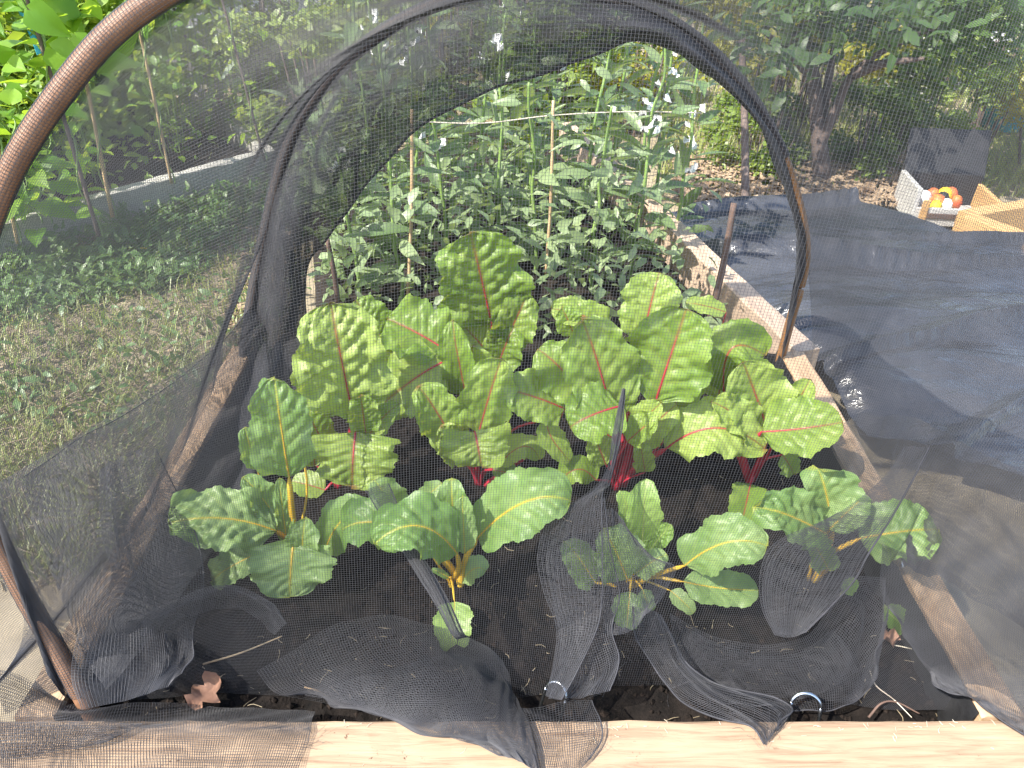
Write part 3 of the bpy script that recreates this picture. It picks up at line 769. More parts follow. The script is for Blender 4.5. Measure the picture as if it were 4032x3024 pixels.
def plant(label, crown_px, style, leaves, z=None, group='chard plants in the netted bed', cat='chard plant'):
    cz = SOIL+.004 if z is None else z
    c = PZ(*crown_px, cz)
    root = tag(empty('chard_plant', c), label, cat, group)
    lm, sm = {'r': (M['lred'], M['red']), 'y': (M['lyel'], M['yellow']), 'g': (M['lpal'], M['pale'])}[style]
    for k, lf in enumerate(leaves):
        (bu, bv), (tu, tv), wpx = lf[0], lf[1], lf[2]
        o = dict(dy0=0, dy1=0, roll=0, fold=.18, ruf=.05, blis=.016, arch=.12, cu=None, st=1.0, nv=7, sharp=.85, mat=None, rad=None)
        o.update(lf[3] if len(lf) > 3 else {})
        seed = len(CH)*17 + 5; CH.append(1)
        b = PY(bu, bv, c[1]+o['dy0']); t = PY(tu, tv, c[1]+o['dy1'])
        if b[2] < cz+.004: b = PZ(bu, bv, cz+.004)
        if t[2] < cz+.004: t = PZ(tu, tv, cz+.004)
        m_ = (b+t)/2; ln = np.linalg.norm(t-b)
        vw = CAM-m_; vw /= np.linalg.norm(vw); nn = vw*.7+np.array([0, 0, .6]); nn /= np.linalg.norm(nn)
        if o['cu'] is not None:
            mm = PY(o['cu'][0], o['cu'][1], c[1]+(o['dy0']+o['dy1'])/2); ctrl = 2*mm - m_ + nn*ln*o['arch']*.5
        else: ctrl = m_ + nn*ln*o['arch']
        width = wpx/FPX*depth(m_)*1.09
        V, F, vein, rib, L_, N = blade(b, ctrl, t, width, o['roll'], o['fold']*1.35, o['ruf']*1.6, o['blis']*1.55, seed, o['nv'], o['sharp'])
        me = mesh_np('leaf', V - c, F)
        at = me.attributes.new('vein', 'FLOAT', 'POINT'); at.data.foreach_set('value', vein)
        lo = obj('leaf', me, o['mat'] or lm, root)
        # stalk: from the crown to the blade, on along the midrib
        r_ = np.random.default_rng(seed)
        off = np.array([r_.normal(0, .004), r_.normal(0, .004), -.006])
        sp = c + off
        tang = (rib[3]-rib[0]); tang /= np.linalg.norm(tang)
        m1 = (sp + b)/2 + np.array([0, 0, .012]) - .12*np.linalg.norm(b-sp)*tang
        st = crv([sp, m1, b], 12)
        P = np.vstack([st[:-1], rib[:38:3]])
        r0 = o['rad'] or min(.0062, max(.0018, width*.055))
        R = np.concatenate([np.linspace(r0*1.05, r0*.75, 11), np.linspace(r0*.26, .00012, len(P)-11)])
        obj('stalk', tube_mesh('stalk', P - c, R, 8), sm, lo)
    return root

plant('tall red stemmed chard at the back left with a large puckered upright leaf', (1340, 1900), 'r', [
    ((1392, 1650), (1300, 1205), 330, dict(dy0=-.015, dy1=.0, blis=.03, nv=9, fold=.12)),
    ((1290, 1640), (1235, 1330), 190, dict(dy0=.02, dy1=.02, roll=20)),
    ((1400, 1700), (1385, 1915), 325, dict(dy0=-.03, dy1=-.075, arch=.25, blis=.012, fold=.10, sharp=.62)),
    ((1290, 1780), (1190, 1590), 130, dict(dy0=-.01, dy1=-.01)),
    ((1280, 1930), (1150, 1895), 100, dict(dy0=-.01, dy1=-.01, blis=.006, ruf=.01)),
    ((1440, 1700), (1420, 1560), 120, dict(dy0=-.02, dy1=-.03)),
    ((1440, 1730), (1560, 1590), 90, dict(dy0=.0, dy1=.01)),
    ((1240, 1830), (1225, 1700), 90, dict(dy0=.01, dy1=.01))])
plant('broad leaved red stemmed chard between the back left plant and the middle one', (1800, 1730), 'r', [
    ((1750, 1375), (1525, 1255), 235, dict(dy0=.0, dy1=.03, fold=.3, blis=.012)),
    ((1745, 1425), (1500, 1600), 250, dict(dy0=-.02, dy1=-.04, arch=.2, blis=.010)),
    ((1835, 1565), (1775, 1270), 130, dict(dy0=-.03, dy1=-.02, roll=25, fold=.3)),
    ((1860, 1560), (1860, 1360), 180, dict(dy0=-.01, dy1=-.01, blis=.008)),
    ((1500, 1330), (1400, 1180), 150, dict(dy0=.06, dy1=.07, mat=None)),
    ((1580, 1440), (1530, 1300), 140, dict(dy0=.03, dy1=.03))])
plant('tallest red stemmed chard rearing up at the back centre', (1965, 1450), 'r', [
    ((1935, 1275), (1850, 915), 335, dict(dy0=-.01, dy1=.0, blis=.024, nv=8, sharp=.72, fold=.1)),
    ((1968, 1400), (2080, 1160), 160, dict(dy0=-.02, dy1=-.01, roll=-25, ruf=.09, fold=.3)),
    ((1930, 1400), (1810, 1270), 150, dict(dy0=-.02, dy1=-.02, ruf=.08)),
    ((1960, 1440), (2020, 1290), 150, dict(dy0=-.03, dy1=-.03, ruf=.07, fold=.3)),
    ((1850, 1290), (1770, 1180), 110, dict(dy0=.0, dy1=.02))])
plant('compact red stemmed chard in the middle with frilled lobed leaves', (1880, 1895), 'r', [
    ((1885, 1705), (1975, 1410), 195, dict(dy0=-.02, dy1=-.02, fold=.25, blis=.016)),
    ((1870, 1700), (1895, 1835), 250, dict(dy0=-.05, dy1=-.085, arch=.3, ruf=.09, sharp=.6, fold=.25)),
    ((1795, 1750), (1655, 1525), 175, dict(dy0=-.02, dy1=-.02, fold=.3)),
    ((1810, 1800), (1740, 1680), 140, dict(dy0=-.03, dy1=-.04, ruf=.06)),
    ((1960, 1835), (2125, 1810), 95, dict(dy0=-.02, dy1=-.03, cu=(2060, 1760), blis=.006, ruf=.02)),
    ((1940, 1850), (2055, 1880), 70, dict(dy0=-.02, dy1=-.03, blis=.006, ruf=.02)),
    ((2225, 1610), (1985, 1530), 195, dict(dy0=-.02, dy1=-.03, fold=.12, blis=.012)),
    ((2150, 1650), (2255, 1815), 95, dict(dy0=-.03, dy1=-.05, cu=(2180, 1740), blis=.008, ruf=.02))])
plant('largest red stemmed chard right of centre with thick crimson stalks', (2430, 1905), 'r', [
    ((2415, 1650), (2300, 1265), 275, dict(dy0=-.02, dy1=-.01, blis=.018, rad=.0075)),
    ((2585, 1570), (2705, 1215), 300, dict(dy0=-.01, dy1=.01, blis=.016, rad=.007)),
    ((2530, 1330), (2595, 1072), 215, dict(dy0=.03, dy1=.05, blis=.016)),
    ((2440, 1600), (2240, 1680), 215, dict(dy0=-.05, dy1=-.075, arch=.2, blis=.012, rad=.006)),
    ((2625, 1765), (3010, 1765), 215, dict(dy0=-.03, dy1=-.05, cu=(2820, 1690), blis=.014, rad=.006)),
    ((2480, 1710), (2605, 1585), 105, dict(dy0=-.04, dy1=-.05, fold=.35)),
    ((2470, 1740), (2590, 1640), 110, dict(dy0=-.05, dy1=-.06, fold=.3)),
    ((2310, 1560), (2120, 1370), 200, dict(dy0=.0, dy1=.02, blis=.008)),
    ((2400, 1280), (2170, 1215), 120, dict(dy0=.06, dy1=.07, fold=.3)),
    ((2260, 1320), (2215, 1215), 100, dict(dy0=.05, dy1=.05)),
    ((2490, 1760), (2665, 1590), 140, dict(dy0=-.01, dy1=-.01, blis=.006)),
    ((2650, 1610), (2770, 1370), 160, dict(dy0=.02, dy1=.03, blis=.01)),
    ((2385, 1830), (2330, 1700), 110, dict(dy0=-.03, dy1=-.03)),
    ((2540, 1860), (2520, 1750), 80, dict(dy0=-.03, dy1=-.04)),
    ((2345, 1890), (2190, 1915), 100, dict(dy0=-.03, dy1=-.04, cu=(2270, 1850), blis=.006, ruf=.02)),
    ((2860, 1230), (2700, 1190), 70, dict(dy0=.08, dy1=.08, blis=.006))])
plant('red stemmed chard at the right edge beside the back hoop foot', (2955, 1900), 'r', [
    ((3020, 1690), (2920, 1420), 240, dict(dy0=-.02, dy1=-.01, blis=.012)),
    ((3000, 1700), (3320, 1660), 220, dict(dy0=-.05, dy1=-.07, cu=(3150, 1690), arch=.05, blis=.014, fold=.3)),
    ((2990, 1710), (2810, 1580), 140, dict(dy0=-.03, dy1=-.04, ruf=.08, fold=.3)),
    ((3085, 1690), (3190, 1495), 115, dict(dy0=-.02, dy1=-.02, ruf=.09, fold=.35)),
    ((2850, 1540), (3010, 1400), 190, dict(dy0=.04, dy1=.05, cu=(2880, 1380), arch=.3, fold=.25)),
    ((2830, 1560), (2850, 1320), 150, dict(dy0=.05, dy1=.06)),
    ((2955, 1905), (2915, 2085), 125, dict(dy0=-.03, dy1=-.05, blis=.006, ruf=.02, fold=.3)),
    ((3080, 1790), (3130, 1870), 90, dict(dy0=-.01, dy1=-.01, blis=.006))])
plant('yellow stemmed chard at the front left with a drooping rounded leaf', (1150, 2180), 'y', [
    ((1138, 1880), (1080, 1500), 225, dict(dy0=-.01, dy1=.0, blis=.022, fold=.1, rad=.0055, sharp=.75)),
    ((1085, 2090), (665, 2060), 225, dict(dy0=-.02, dy1=-.05, blis=.03, ruf=.08, cu=(880, 2045))),
    ((1155, 2140), (1140, 2355), 300, dict(dy0=-.05, dy1=-.095, arch=.25, blis=.008, fold=.08, sharp=.6)),
    ((1190, 2235), (1195, 2060), 135, dict(dy0=-.05, dy1=-.05, fold=.25)),
    ((1010, 2180), (815, 2290), 130, dict(dy0=-.03, dy1=-.055)),
    ((1085, 2030), (965, 1880), 110, dict(dy0=.0, dy1=.0, fold=.35)),
    ((1130, 2140), (1100, 1890), 62, dict(dy0=-.01, dy1=.0, ruf=.12, blis=.03)),
    ((1010, 1850), (965, 1690), 80, dict(dy0=.03, dy1=.03)),
    ((1130, 1560), (1015, 1500), 55, dict(dy0=.05, dy1=.06)),
    ((1275, 2185), (1450, 1985), 150, dict(dy0=-.02, dy1=-.02, blis=.006, ruf=.02, cu=(1340, 2060)))])
plant('yellow stemmed chard at the front middle with a seedling leaf hanging below', (1790, 2285), 'y', [
    ((1880, 2120), (2255, 1965), 235, dict(dy0=-.01, dy1=-.04, cu=(2060, 1985), blis=.014)),
    ((1800, 2180), (1480, 2140), 215, dict(dy0=-.05, dy1=-.08, blis=.02, cu=(1650, 2075), fold=.2)),
    ((1620, 2110), (1330, 2080), 190, dict(dy0=-.02, dy1=-.02, cu=(1480, 2060), fold=.25, blis=.008)),
    ((1795, 2150), (1775, 1905), 135, dict(dy0=-.02, dy1=-.01, blis=.014)),
    ((1830, 2180), (1820, 1960), 90, dict(dy0=-.03, dy1=-.03)),
    ((1815, 2290), (1915, 2250), 92, dict(dy0=-.01, dy1=-.015, cu=(1870, 2240), ruf=.02, blis=.006)),
    ((1790, 2370), (1780, 2570), 138, dict(dy0=-.06, dy1=-.115, blis=.006, ruf=.02, mat=M['lpal'], rad=.0018)),
    ((1570, 2040), (1480, 1895), 140, dict(dy0=.03, dy1=.03, blis=.006)),
    ((1640, 2000), (1735, 1905), 80, dict(dy0=.02, dy1=.02, blis=.006)),
    ((1770, 2275), (1700, 2240), 26, dict(dy0=-.01, dy1=-.01, blis=.004, ruf=.01))])
plant('yellow stemmed chard at the front under the slack net beside the centre pleat', (2475, 2315), 'y', [
    ((2700, 2225), (3025, 2150), 190, dict(dy0=-.03, dy1=-.055, cu=(2860, 2140), blis=.014)),
    ((2690, 2290), (2990, 2320), 140, dict(dy0=-.03, dy1=-.04, blis=.008, cu=(2850, 2320))),
    ((2640, 2325), (2735, 2415), 62, dict(dy0=-.02, dy1=-.04, blis=.006, ruf=.02)),
    ((2470, 2280), (2385, 2090), 190, dict(dy0=-.02, dy1=-.015, blis=.008, mat=M['lyel'])),
    ((2345, 2295), (2235, 2140), 130, dict(dy0=-.01, dy1=-.01, blis=.006)),
    ((2480, 2330), (2465, 2490), 110, dict(dy0=-.04, dy1=-.075, blis=.008)),
    ((2530, 2320), (2560, 2420), 60, dict(dy0=-.03, dy1=-.05, blis=.008)),
    ((2500, 2260), (2620, 2180), 90, dict(dy0=-.01, dy1=-.01, blis=.008))])
plant('small bright green chard with upright spoon shaped leaves at front right of centre', (2525, 2185), 'g', [
    ((2530, 2130), (2540, 1905), 128, dict(dy0=-.01, dy1=.0, blis=.008, ruf=.02)),
    ((2510, 2120), (2450, 1940), 85, dict(dy0=.0, dy1=.01, blis=.006, ruf=.02)),
    ((2555, 2170), (2645, 2065), 88, dict(dy0=-.015, dy1=-.02, blis=.03, ruf=.06))])
plant('yellow stemmed chard at the front right half covered by the folded net', (3215, 2275), 'y', [
    ((3280, 2090), (3230, 1850), 240, dict(dy0=.0, dy1=.02, roll=-10, ruf=.08, blis=.012)),
    ((3250, 2100), (2995, 1990), 200, dict(dy0=-.03, dy1=-.04, blis=.026, ruf=.07)),
    ((3385, 2120), (3700, 2080), 240, dict(dy0=-.02, dy1=-.03, blis=.016, fold=.12, rad=.004)),
    ((3270, 2080), (3410, 1950), 130, dict(dy0=-.01, dy1=.0, ruf=.07)),
    ((3260, 2240), (3190, 2120), 110, dict(dy0=-.03, dy1=-.03, ruf=.07))])
plant('chard seedling with one small oval leaf near the right hand loop of net', (3345, 2345), 'g', [((3325, 2335), (3372, 2280), 52, dict(blis=.004, ruf=.01, dy0=-.005))])
plant('chard seedling with a glossy leaf beside the right board liner', (3500, 2440), 'g', [((3480, 2400), (3570, 2480), 95, dict(blis=.006, ruf=.02, dy0=-.01, dy1=-.02))])

# ================================================================== SMALL LITTER
def straws(n, posf, seed, lmin=.006, lmax=.03, rad=.0005):
    r = np.random.default_rng(seed); mb = MB()
    for _ in range(n):
        p = np.asarray(posf(r)); a = r.uniform(0, 6.28); L_ = r.uniform(lmin, lmax)
        d = np.array([math.cos(a), math.sin(a), r.uniform(-.1, .35)])*L_
        q = r.normal(0, .12, 3)*L_
        V, F = tube(crv([p, p+d*.5+q, p+d], 5), rad*r.uniform(.6, 1.4), 4, False); mb.add(V, F)
    return mb
def pos_front(r):
    if r.random() < .75:
        p = PZ(r.uniform(500, 3800), r.uniform(2450, 2830), .2)
    else: p = PZ(r.uniform(1400, 3300), r.uniform(1850, 2450), .2)
    return (p[0], p[1], soil_z(p[0], p[1])+.002)
tag(obj('straw_litter', straws(170, pos_front, 21, .004, .018, .00042).mesh('straw_litter'), M['dry']), 'pale straw and root bits strewn over the dark soil', 'straw', kind='stuff')
def stick(name, pts, rad, mat, label, cat, n=30, taper=.6):
    P = crv(pts, n)
    return tag(obj(name, tube_mesh(name, P, np.linspace(rad, rad*taper, n), 7), mat), label, cat)
stick('twig', [PZ(800, 2615, .205), PZ(950, 2570, .215), PZ(1110, 2505, .212)], .0013, M['cane'], 'thin straight twig lying on the soil under the left corner net', 'twig')
stick('straw_stem', [PZ(1200, 2705, .222), PZ(1250, 2720, .226), PZ(1295, 2748, .224)], .0011, M['cane'], 'short curved orange straw stem on the net left of centre', 'straw')
stick('root_strand', [PZ(3425, 2640, .215), PZ(3450, 2700, .222), PZ(3520, 2755, .222), PZ(3590, 2825, .225)], .0008, M['string'], 'long pale root strand curving to the front board at right', 'root')
stick('root_strand', [PZ(3520, 2540, .22), PZ(3560, 2548, .222), PZ(3590, 2555, .22)], .0008, M['string'], 'short pale root strand beside the liner at right', 'root')
stick('root_strand', [PZ(3420, 2825, .215), PZ(3470, 2770, .225), PZ(3530, 2765, .222), PZ(3620, 2810, .214)], .0014, M['dstake'], 'brown bent rootlet by the front board at right', 'root')
def dry_leaf(u, v, z, wpx, seed, label):
    r = np.random.default_rng(seed); p = PZ(u, v, z); wd = wpx/FPX*depth(p)
    n = 9; V = []
    for i in range(n):
        s = i/(n-1); hw = .5*wd*math.sin(math.pi*min(1, s*.92+.05))**.6*(1+.45*math.sin(s*17))
        for q in (-1, -.5, 0, .5, 1):
            V.append((q*hw, (s-.5)*wd*1.3, .012*abs(q)*(1+math.sin(s*9))*.6 + r.normal(0, .0012)))
    i = np.arange(n-1)[:, None]*5 + np.arange(4)[None]
    F = np.stack([i, i+1, i+6, i+5], -1).reshape(-1, 4)
    tag(obj('dry_leaf', mesh_np('dry_leaf', np.array(V), F), M['dryleaf'], None, p, (.2, .1, r.uniform(0, 6))), label, 'dry leaf')
dry_leaf(815, 2730, .218, 110, 4, 'curled brown dead leaf in the front left corner')
dry_leaf(3505, 2520, .222, 60, 8, 'small brown dead leaf beside the glossy seedling')
# shreds of wood and fibre on the front board
def pos_board(r):
    p = PZ(r.uniform(1250, 4000), r.uniform(2845, 2870) if r.random() < .7 else r.uniform(2870, 3010), TOP+.0012); return p
tag(obj('wood_fibres', straws(60, pos_board, 33, .002, .008, .00022).mesh('wood_fibres'), M['string']), 'tiny pale splinters raised along the front board edge', 'splinters', kind='stuff')

# ================================================================== FOLIAGE HELPERS
def leaflet_mesh(name, L_=1.0, W_=.5, tipsharp=1.0, cup=.12, droop=.2, heart=False, n=7, m=5):
    V = []
    for i in range(n):
        s = i/(n-1)
        hw = .5*W_*math.sin(math.pi*min(1, s**(.62 if heart else .85)))**(.75 if not heart else .8)*(1-.25*s*tipsharp)
        if i == 0: hw = .05*W_
        if i == n-1: hw = .01*W_
        for q in np.linspace(-1, 1, m):
            y = s*L_ - (.12*abs(q)*L_ if heart and s < .3 else 0)
            V.append((q*hw, y, cup*abs(q)*hw*2 - droop*L_*s*s + .012*L_*math.sin(5*s+3*q)))
    i = np.arange(n-1)[:, None]*m + np.arange(m-1)[None]
    return mesh_np(name, np.array(V), np.stack([i, i+1, i+m+1, i+m], -1).reshape(-1, 4))
def foliage(n, posf, lmin, lmax, seed, wr=.5, updir=.5, curl=.2):
    """n leaves (4 quads each: 2 along x 2 across) in one mesh"""
    r = np.random.default_rng(seed)
    P = np.array([posf(r) for _ in range(n)])
    a = r.uniform(0, 6.28, n); el = r.normal(.1, .55, n) + updir*.3
    D = np.stack([np.cos(a)*np.cos(el), np.sin(a)*np.cos(el), np.sin(el)], 1)
    S = np.cross(D, np.array([0, 0, 1.0])); S /= np.linalg.norm(S, axis=1, keepdims=True)+1e-9
    tl = r.normal(0, .6, n); Nn = np.cross(S, D)
    S2 = S*np.cos(tl)[:, None] + Nn*np.sin(tl)[:, None]; N2 = np.cross(S2, D)
    L_ = r.uniform(lmin, lmax, n); Wd = L_*wr*r.uniform(.8, 1.2, n)
    V = np.empty((n, 8, 3))
    def pt(s, q, d): return P + D*(s*L_)[:, None] + S2*(q*Wd*.5)[:, None] + N2*(d*L_)[:, None]
    V[:, 0] = pt(0, 0, 0); V[:, 1] = pt(.35, -1, .08); V[:, 2] = pt(.38, 0, 0); V[:, 3] = pt(.35, 1, .08)
    V[:, 4] = pt(.75, -.75, -curl*.4); V[:, 5] = pt(.78, 0, -curl*.45); V[:, 6] = pt(.75, .75, -curl*.4); V[:, 7] = pt(1, 0, -curl)
    base = (np.arange(n)*8)[:, None]
    F = np.concatenate([base+np.array(f)[None] for f in [(0, 2, 1), (0, 3, 2), (1, 2, 5), (1, 5, 4), (2, 3, 6), (2, 6, 5), (4, 5, 7), (5, 6, 7)]])
    return mesh_np('foliage', V.reshape(-1, 3), F)

# ================================================================== BROAD BEANS
BL = [leaflet_mesh('leaflet', .10, .040, droop=.2), leaflet_mesh('leaflet', .085, .032, droop=.0, cup=.3), leaflet_mesh('leaflet', .115, .040, droop=.4, cup=.2)]
for m_ in BL: m_.materials.append(M['bbean'])
def bean_flower():
    mb = MB(); mb2 = MB()
    r = np.random.default_rng(3)
    for k in range(4):
        c = np.array([r.normal(0, .010), r.normal(0, .010), k*.012])
        a = r.uniform(0, 6.28)
        d = np.array([math.cos(a), math.sin(a), .1]); u = np.array([0, 0, 1.0]); s = np.cross(d, u)
        V = [c, c+d*.012+s*.009+u*.003, c+d*.022+u*.006, c+d*.012-s*.009+u*.003, c+d*.014+u*.016+s*.008, c+d*.014+u*.016-s*.008]
        mb.add(V, [(0, 1, 2), (0, 2, 3), (0, 4, 1), (0, 3, 5), (0, 5, 4)])
        e = c+d*.0185
        V = [e+s*.004+u*.007, e+u*.011, e-s*.004+u*.007, e+u*.003]
        mb2.add(np.array(V)+d*.004, [(0, 1, 2), (0, 2, 3)])
    return mb.mesh('flower', False), mb2.mesh('blotch', False)
FLM, FLB = bean_flower(); FLM.materials.append(M['petal']); FLB.materials.append(M['black'])
def broad_bean(p, h, lean, seed, label, group):
    r = random.Random(seed)
    root = tag(empty('broad_bean_plant', p), label, 'broad bean', group)
    top_ = Vector((lean[0], lean[1], h)); n = 9
    P = [(lean[0]*(k/(n-1))**1.6 + r.gauss(0, .004), lean[1]*(k/(n-1))**1.6 + r.gauss(0, .004), -.02 + (h+.02)*k/(n-1)) for k in range(n)]
    C = crv(P, 40)
    obj('stem', tube_mesh('stem', C, np.linspace(.0055, .0028, 40), 5), M['bstem'], root)
    az = r.uniform(0, 6.28); k = 0
    z = h*r.uniform(.10, .2)
    while z < h:
        c = C[min(39, int(39*z/h))]
        az += math.pi + r.gauss(0, .5)
        top_f = max(.55, 1-.45*(z/h)**3)
        for j in range(r.choice((2, 2, 3))):
            a = az + (j-.5)*.8 + r.gauss(0, .3)
            off = .012 + .03*j*r.random()
            loc = (c[0]+math.cos(a)*off, c[1]+math.sin(a)*off, c[2]+.004*j)
            s = r.uniform(.7, 1.15)*top_f
            obj('leaflet', BL[r.randrange(3)], None, root, loc, (r.gauss(.45, .35), r.gauss(0, .4), a-math.pi/2), (s, s, s))
        if .35 < z/h < .9 and r.random() < .16:
            f = obj('flower', FLM, None, root, (c[0]+math.cos(az+1)*.015, c[1]+math.sin(az+1)*.015, c[2]), (0, 0, r.uniform(0, 6)))
            f['kind'] = 'stuff'; obj('blotch', FLB, None, f)['kind'] = 'stuff'
        z += r.uniform(.026, .042); k += 1
bean_spots = []
rb = random.Random(4)
for (u, v, zt) in [(1420, 1190, .62), (1590, 1170, .70), (1760, 1090, .66), (1330, 1050, .60), (1960, 1050, .66), (2120, 1080, .62), (2330, 1130, .58), (2480, 1060, .66), (2640, 1000, .72),
                   (1480, 960, .78), (1680, 930, .80), (1880, 900, .78), (2080, 900, .80), (2300, 930, .76), (2500, 890, .80), (2180, 800, .84), (1950, 780, .86), (1740, 790, .84), (2380, 790, .84), (2560, 790, .84), (1560, 800, .80)]:
    p = PZ(u+rb.gauss(0, 15), v+rb.gauss(0, 10), .17)
    bean_spots.append((p, zt-.17))
for i, (p, h) in enumerate(bean_spots):
    front_row = i < 9
    mates = sorted(bean_spots[:9] if front_row else bean_spots[9:], key=lambda q: (q[0]-CAM)[0]/depth(q[0]))
    nth = ORD[[q is bean_spots[i] for q in mates].index(True)]
    broad_bean(p, h*rb.uniform(.95, 1.15)*(1.05 if front_row else 1.22), (rb.gauss(0, .05), rb.gauss(-.01, .04)), 40+i,
               nth + (' broad bean plant from the left in the front rank behind the chard' if front_row else ' broad bean plant from the left among those deeper in the rear bed'),
               'front rank broad beans' if front_row else 'inner broad beans')
# undergrowth of thin weeds on the rear bed
def pos_rear(r):
    y = r.uniform(1.32, 2.3); x = r.uniform(-.36, .46) - .24*(y-1.2)
    return (x, y, .17 + abs(r.normal(0, .16)))
tag(obj('undergrowth', foliage(2200, pos_rear, .02, .05, 77, .42), M['bbean']), 'low tangled growth at the feet of the broad beans', 'undergrowth', kind='stuff')

# canes, stakes, string
def cane(name, a, b, rad, mat, label, cat='cane'):
    return stick(name, [a, (np.asarray(a)+b)/2 + np.array([.004, 0, 0]), b], rad, mat, label, cat, 16, .8)
cane('bamboo_cane', PY(1605, 1190, 1.50), PY(1622, 430, 1.50), .0042, M['cane'], 'bamboo cane standing left among the front broad beans')
cane('bamboo_cane', PY(2150, 1080, 1.62), PY(2178, 395, 1.62), .0040, M['cane'], 'bamboo cane standing at the centre of the broad beans')
cane('dark_stake', PY(1335, 1260, 1.34), PY(1288, 940, 1.36), .006, M['dstake'], 'short dark stake beside the brown mulch at left of the beans', 'stake')
cane('dark_stake', PY(2795, 1260, 1.40), PY(2890, 800, 1.44), .008, M['dstake'], 'grey brown stake leaning over the rear board', 'stake')
cane('thin_post', PY(2935, 830, 2.35), PY(2920, 150, 2.7), .014, M['bark'], 'slim grey post standing behind the plastic sheet', 'post')
stick('string', [PY(1620, 478, 1.505), PY(1900, 485, 1.56), PY(2172, 455, 1.615), PY(2480, 440, 1.68), PY(2760, 445, 1.75)], .0013, M['string'], 'pale string stretched between canes through the broad beans', 'string', taper=1.0)

# ================================================================== BLACK PLASTIC SHEET
def tarp():
    c = [PZ(2560, 850, .12), PZ(3230, 775, .16), PZ(3740, 880, .14), PZ(4250, 1050, .12)]
    d = [PZ(2800, 1090, .10), PZ(3220, 1120, .15), PZ(3800, 1230, .14), PZ(4400, 1330, .10)]
    e = [PZ(3150, 1400, .10), PZ(3380, 1440, .13), PZ(3900, 1560, .13), PZ(4600, 1650, .10)]
    f = [PZ(3420, 1700, .09), PZ(3640, 1740, .11), PZ(4100, 1900, .11), PZ(4800, 2050, .09)]
    g = np.array([c, d, e, f]); n = 130
    s = np.linspace(0, 1, n)
    P = np.einsum('am,mnc,bn->abc', basis(4, s), g, basis(4, s))
    for i in range(n):
        for j in range(n):
            x, y = P[i, j, 0], P[i, j, 1]
            z = .028*fbm(x*1.6+3, y*5.5, 2.2, 4)
            rid = 0
            for k, (y0, sl, hgt) in enumerate([(1.86, -.10, .045), (1.52, -.06, .032), (1.34, -.12, .035), (2.25, .12, .045), (1.12, .5, .035), (1.68, .05, .03), (2.05, -.2, .03), (1.43, .25, .03)]):
                yy = y0 + sl*(x-.9) + .03*math.sin(x*5+k*2)
                dd = (y-yy)
                if 0 < dd < .05: rid += hgt*(1-dd/.05)*max(0, math.sin(x*2.3+k*1.7)*.6+.5)
                elif -.008 < dd <= 0: rid += hgt*(1+dd/.008)*max(0, math.sin(x*2.3+k*1.7)*.6+.5)
            P[i, j, 2] += z + rid
    i = np.arange(n-1)[:, None]*n + np.arange(n-1)[None]
    return mesh_np('plastic_sheet', P.reshape(-1, 3), np.stack([i, i+1, i+n+1, i+n], -1).reshape(-1, 4))
tag(obj('plastic_sheet', tarp(), M['tarp']), 'wrinkled black plastic sheet covering the bed at right', 'plastic sheet')

# ================================================================== WOOD CHIPS
def chips(n, posf, seed, smin=.012, smax=.035):
    r = np.random.default_rng(seed); mb = MB()
    for _ in range(n):
        p = np.asarray(posf(r)); a = r.normal(0, 1, 3); a[2] *= .3; a /= np.linalg.norm(a); b = np.cross(a, r.normal(0, 1, 3)*[.3, .3, 1]); b /= np.linalg.norm(b)
        c = np.cross(a, b); L_ = r.uniform(smin, smax); W_ = L_*r.uniform(.25, .6); t = .002
        V = [p+sx*a*L_/2+sy*b*W_/2+sz*c*t for sx in (-1, 1) for sy in (-1, 1) for sz in (-1, 1)]
        mb.add(V, box(0, 1, 0, 1, 0, 1)[1])
    return mb
def pos_chip(r):
    p = PZ(r.uniform(2650, 3560), r.uniform(640, 830), .02); p[2] = ground_z(p[0], p[1])+.02*r.random()+.045; return p
tag(obj('wood_chips', chips(2200, pos_chip, 8).mesh('wood_chips', False), M['chip']), 'tan wood chips mulching the ground behind the plastic sheet', 'wood chips', kind='stuff')
def pos_mulch(r):
    y = r.uniform(1.25, 2.5); x = -.46 - .24*(y-1.2) - abs(r.normal(0, .10))
    return np.array([x, y, ground_z(x, y)+.012*r.random()])
tag(obj('bark_mulch', chips(1100, pos_mulch, 9, .008, .03).mesh('bark_mulch', False), M['chip']), 'brown bark mulch along the path left of the broad beans', 'mulch', kind='stuff')

